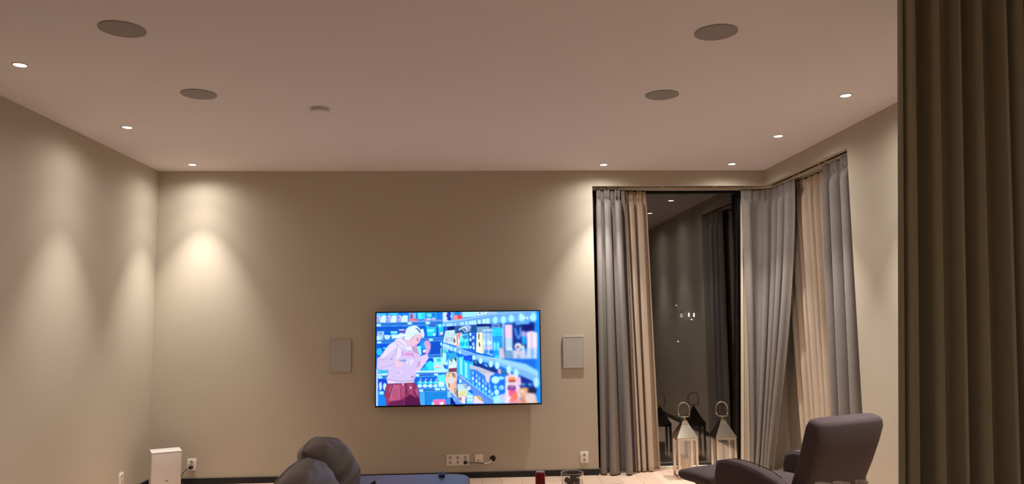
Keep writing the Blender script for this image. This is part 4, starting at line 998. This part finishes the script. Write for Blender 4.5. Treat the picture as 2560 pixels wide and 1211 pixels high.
box('back_frame', (-0.68, -1.18, 0.10), (-0.545, 0.70, 0.47), M['sofa'], sf, bevel=0.03, seg=4)
for sx in (-0.5, 0.47):
    for sy in (-1.1, 1.1):
        box('leg', (sx - 0.025, sy - 0.025, 0), (sx + 0.025, sy + 0.025, 0.10), M['darkwood'], sf)
bm, loop = cushion_mesh(0.34, 0.34, 0.11, 17, 0.003, pinch=0.09)
bmesh.ops.transform(bm, matrix=Matrix.Rotation(math.radians(-30), 4, 'Y'), verts=bm.verts)
pl = obj('throw_pillow', bm, M['pillow'], None, smooth=True)
pl.location = (-0.507, 3.45, 0.668); pl.rotation_euler = (math.radians(-42), 0, 0)
tag(pl, 'charcoal throw pillow on the sofa seat, one corner pointing up', 'pillow')
rm = tag(empty('remote_control', (-0.214, 5.48, 0.4865), math.radians(6)), 'small dark remote control, television glow tinted into its colour, lying on the lit sofa seat', 'remote control')
box('body', (-0.021, -0.060, 0), (0.021, 0.060, 0.018), M['remote'], rm, bevel=0.005, seg=3)
for a in range(3):
    for c in range(2):
        box('button', (-0.014 + c * 0.016, -0.035 + a * 0.024, 0.0175), (-0.004 + c * 0.016, -0.022 + a * 0.024, 0.0200), M['black'], rm)

# ------------------------------------------------------------------ coffee table with can and jar
ct = tag(empty('coffee_table', (0.62, 4.80, 0)), 'oak coffee table just below the picture, under the red can', 'table')
box('table_top', (-0.40, -0.5, 0.405), (0.40, 0.5, 0.440), M['tabletop'], ct, bevel=0.006)
for sx in (-1, 1):
    for sy in (-1, 1): box('leg', (sx * 0.35 - 0.02, sy * 0.45 - 0.02, 0), (sx * 0.35 + 0.02, sy * 0.45 + 0.02, 0.405), M['tabletop'], ct)
cn = tag(empty('drink_can', (0.456, 5.20, 0.4405)), 'dark red drink can on the coffee table, left of the glass jar', 'can')
obj('body', lathe([(0, 0), (0.024, 0), (0.028, 0.006), (0.033, 0.014), (0.033, 0.094), (0.0315, 0.102), (0.0285, 0.108)], 36), M['red'], cn, smooth=True)
obj('lid', lathe([(0.0285, 0.108), (0.0287, 0.113), (0.0270, 0.1135), (0.0262, 0.110), (0, 0.110)], 36), M['alu'], cn)
bm = bmesh.new(); loft(bm, [(Vector((0, -0.004, 0.1105)), X, Y, 0.008, 0.012, 2), (Vector((0, -0.004, 0.1120)), X, Y, 0.008, 0.012, 2)], 16); obj('pull_tab', bm, M['alu'], cn)
jr = tag(empty('glass_jar', (0.662, 5.13, 0.4405)), 'clear glass jar filled with dark pine cones, right of the red can', 'jar')
obj('glass', lathe([(0, 0), (0.066, 0), (0.070, 0.004), (0.0745, 0.10), (0.0755, 0.113), (0.0745, 0.1155), (0.0725, 0.1145), (0.0715, 0.10), (0.067, 0.008), (0, 0.006)], 48), M['bowlglass'], jr, smooth=True)
obj('lip', lathe([(0.0722, 0.1130), (0.0735, 0.1165), (0.0752, 0.1165), (0.0762, 0.1130), (0.0722, 0.1130)], 48), mat('glass_lip', (0.72, 0.68, 0.64), 0.15), jr, smooth=True)
rc = random.Random(12)
def cone_mesh(r, seed):
    bm = bmesh.new(); rd = random.Random(seed)
    bmesh.ops.create_icosphere(bm, subdivisions=2, radius=r * 0.62)
    for v in bm.verts: v.co.z *= 1.35
    for k in range(26):                   # spiral of scales
        t = (k + 0.5) / 26; a = k * 2.39996; z = (t - 0.5) * 2 * r * 0.85; rr = r * 0.78 * math.sqrt(max(0.05, 1 - (2 * t - 1) ** 2))
        mtx = Matrix.Translation((rr * math.cos(a), rr * math.sin(a), z)) @ Matrix.Rotation(a, 4, 'Z') @ Matrix.Rotation(-0.5, 4, 'Y')
        bx(bm, (-r * 0.25, -r * 0.16, -r * 0.05), (r * 0.28, r * 0.16, r * 0.06), mtx=mtx)
    return bm
cone_me = []
for k in range(3):
    bm = cone_mesh(0.0205, k); bmesh.ops.recalc_face_normals(bm, faces=bm.faces); me = bpy.data.meshes.new('pine_cone'); bm.to_mesh(me); bm.free(); me.materials.append(M['cone']); cone_me.append(me)
spots = [(-0.036, -0.012, 0.027), (0.010, -0.038, 0.027), (0.036, 0.016, 0.027), (-0.008, 0.034, 0.027), (0.002, -0.002, 0.030),
         (-0.034, 0.014, 0.064), (-0.018, -0.036, 0.062), (0.030, -0.020, 0.063), (0.018, 0.032, 0.062), (0.0, 0.0, 0.072),
         (0.000, -0.026, 0.092), (0.036, -0.004, 0.098)]
for k, (dx, dy, dz) in enumerate(spots):
    o = bpy.data.objects.new('pine_cone', cone_me[k % 3]); COL.objects.link(o)
    o.location = (0.662 + dx, 5.13 + dy, 0.4405 + dz); o.rotation_euler = (rc.uniform(0, 3), rc.uniform(0, 3), rc.uniform(0, 6))
    tag(o, {10: 'round dark pine cone on top at the centre of the glass jar', 11: 'dark pine cone highest against the right rim of the glass jar'}.get(k, 'dark brown pine cone in the clear glass jar'), 'pine cone', 'pine cones in the glass jar')

# ------------------------------------------------------------------ counter top items peeping over the bottom edge, right
cb = tag(empty('side_table', (1.20, 2.38, 0)), 'narrow high side table below the picture at the right, before the olive curtain', 'table')
box('table_top', (-0.24, -0.17, 0.895), (0.24, 0.17, 0.92), M['tabletop'], cb, bevel=0.004)
for sx in (-1, 1):
    for sy in (-1, 1): box('leg', (sx * 0.21 - 0.015, sy * 0.14 - 0.015, 0), (sx * 0.21 + 0.015, sy * 0.14 + 0.015, 0.895), M['tabletop'], cb)
def mug(x, y, label, h):
    root = tag(empty('mug', (x, y, 0.9205)), label, 'mug', 'cream mugs on the high side table')
    obj('cup', lathe([(0, 0), (0.022, 0), (0.025, 0.003), (0.0265, h - 0.002), (0.0255, h), (0.0240, h - 0.002), (0.0225, 0.006), (0, 0.005)], 36), M['mug'], root, smooth=True)
    tube('handle', [(-0.004, -0.0255, h * 0.75), (-0.008, -0.042, h * 0.7), (-0.008, -0.044, h * 0.4), (-0.004, -0.0255, h * 0.25)], 0.0035, M['mug'], root, n=20)
mug(1.146, 2.49, 'cream mug rim at the bottom edge in front of the armchair, left of two', 0.098)
mug(1.207, 2.49, 'cream mug rim at the bottom edge beside the tumbler, right of two', 0.099)
tb = tag(empty('glass_tumbler', (1.276, 2.49, 0.9205)), 'small clear glass tumbler rim at the bottom edge beside the cream mugs', 'glass')
obj('glass', lathe([(0, 0), (0.017, 0), (0.0185, 0.004), (0.0200, 0.101), (0.0195, 0.1025), (0.0185, 0.101), (0.0170, 0.010), (0, 0.008)], 32), M['bowlglass'], tb, smooth=True)
obj('lip', lathe([(0.0183, 0.1000), (0.0186, 0.1030), (0.0200, 0.1030), (0.0204, 0.1000), (0.0183, 0.1000)], 32), M['mug'], tb, smooth=True)

# ------------------------------------------------------------------ outside, at night
bm = bmesh.new()
gx_ = [-60, -10, 4, 20, 45, 70, 82, 95, 120, 200]; gy_ = [8.6, 20, 60, 120, 200, 260, 295, 320, 420]
grid = []
for y in gy_:
    grid.append([bm.verts.new((x, y, -0.25 - 9.0 * sst(8, 150, y) + 10.0 * sst(200, 295, y) + 0.4 * math.sin(x * 0.07 + y * 0.03) * sst(8, 60, y))) for x in gx_])
for a, b2 in zip(grid, grid[1:]):
    for k in range(len(gx_) - 1): bm.faces.new((a[k], a[k + 1], b2[k + 1], b2[k]))
struct(obj('hillside', bm, M['ground'], smooth=True))
hs_ = tag(empty('house', (87.3, 303, 0.4)), 'small distant gabled house with lit windows seen through the back window at night', 'house')
bm = bmesh.new()
pr = [(-2.6, 0), (2.6, 0), (2.6, 3.4), (0, 5.6), (-2.6, 3.4)]
f = [bm.verts.new((x, -3, z)) for x, z in pr]; b3 = [bm.verts.new((x, 3, z)) for x, z in pr]
for k in range(5): bm.faces.new((f[k], f[(k + 1) % 5], b3[(k + 1) % 5], b3[k]))
bm.faces.new(f[::-1]); bm.faces.new(b3)
obj('walls', bm, M['house'], hs_)
for sx in (-1, 1):
    bm = bmesh.new(); q = [(0, 5.62), (sx * 3.0, 3.08), (sx * 3.0, 3.28), (0, 5.84)]
    f = [bm.verts.new((x, -3.4, z)) for x, z in q]; b3 = [bm.verts.new((x, 3.4, z)) for x, z in q]
    for k in range(4): bm.faces.new((f[k], f[(k + 1) % 4], b3[(k + 1) % 4], b3[k]))
    bm.faces.new(f[::-1]); bm.faces.new(b3); obj('roof', bm, M['roof'], hs_)
def hwin(x, z, w, h, mt):
    f = box('window', (x - w / 2 - 0.08, -3.08, z - h / 2 - 0.08), (x + w / 2 + 0.08, -3.0, z + h / 2 + 0.08), M['house'], hs_)
    box('pane', (x - w / 2, -3.12, z - h / 2), (x + w / 2, -3.07, z + h / 2), mt, f)
hwin(-0.45, 2.55, 0.45, 1.5, M['housewin']); hwin(1.6, 2.45, 0.5, 1.4, M['housewin'])
box('annex', (-4.2, -2.6, 0), (-2.6, 2.0, 3.3), M['house'], hs_)
for zz in (1.9, 2.7):
    for xx in (-3.7, -3.1):
        f = box('window', (xx - 0.28, -2.68, zz - 0.32), (xx + 0.28, -2.6, zz + 0.32), M['house'], hs_)
        box('pane', (xx - 0.2, -2.72, zz - 0.25), (xx + 0.2, -2.67, zz + 0.25), M['housedim'], f)
def yard_lamp(x, y, z, r, label, hgt=2.5):
    root = tag(empty('yard_lamp', (x, y, z)), label, 'lamp')
    obj('globe', lathe([(0, -r), (r * 0.7, -r * 0.7), (r, 0), (r * 0.7, r * 0.7), (0, r)], 12, 'Z'), M['houselamp'], root, smooth=True)
    obj('pole', lathe([(0.05, -hgt), (0.04, -r * 0.9)], 8, 'Z'), M['roof'], root)
yard_lamp(87.0, 297, 0.95, 0.30, 'bright yard lamp low in front of the distant house')
yard_lamp(90.8, 299, 0.65, 0.14, 'faint yard lamp right of the distant house')
yard_lamp(81.9, 300, 6.77, 0.12, 'faint lamp point up left of the distant house', 6.5)
yard_lamp(52.0, 190, -4.2, 0.11, 'faint lamp point below the distant house', 5)
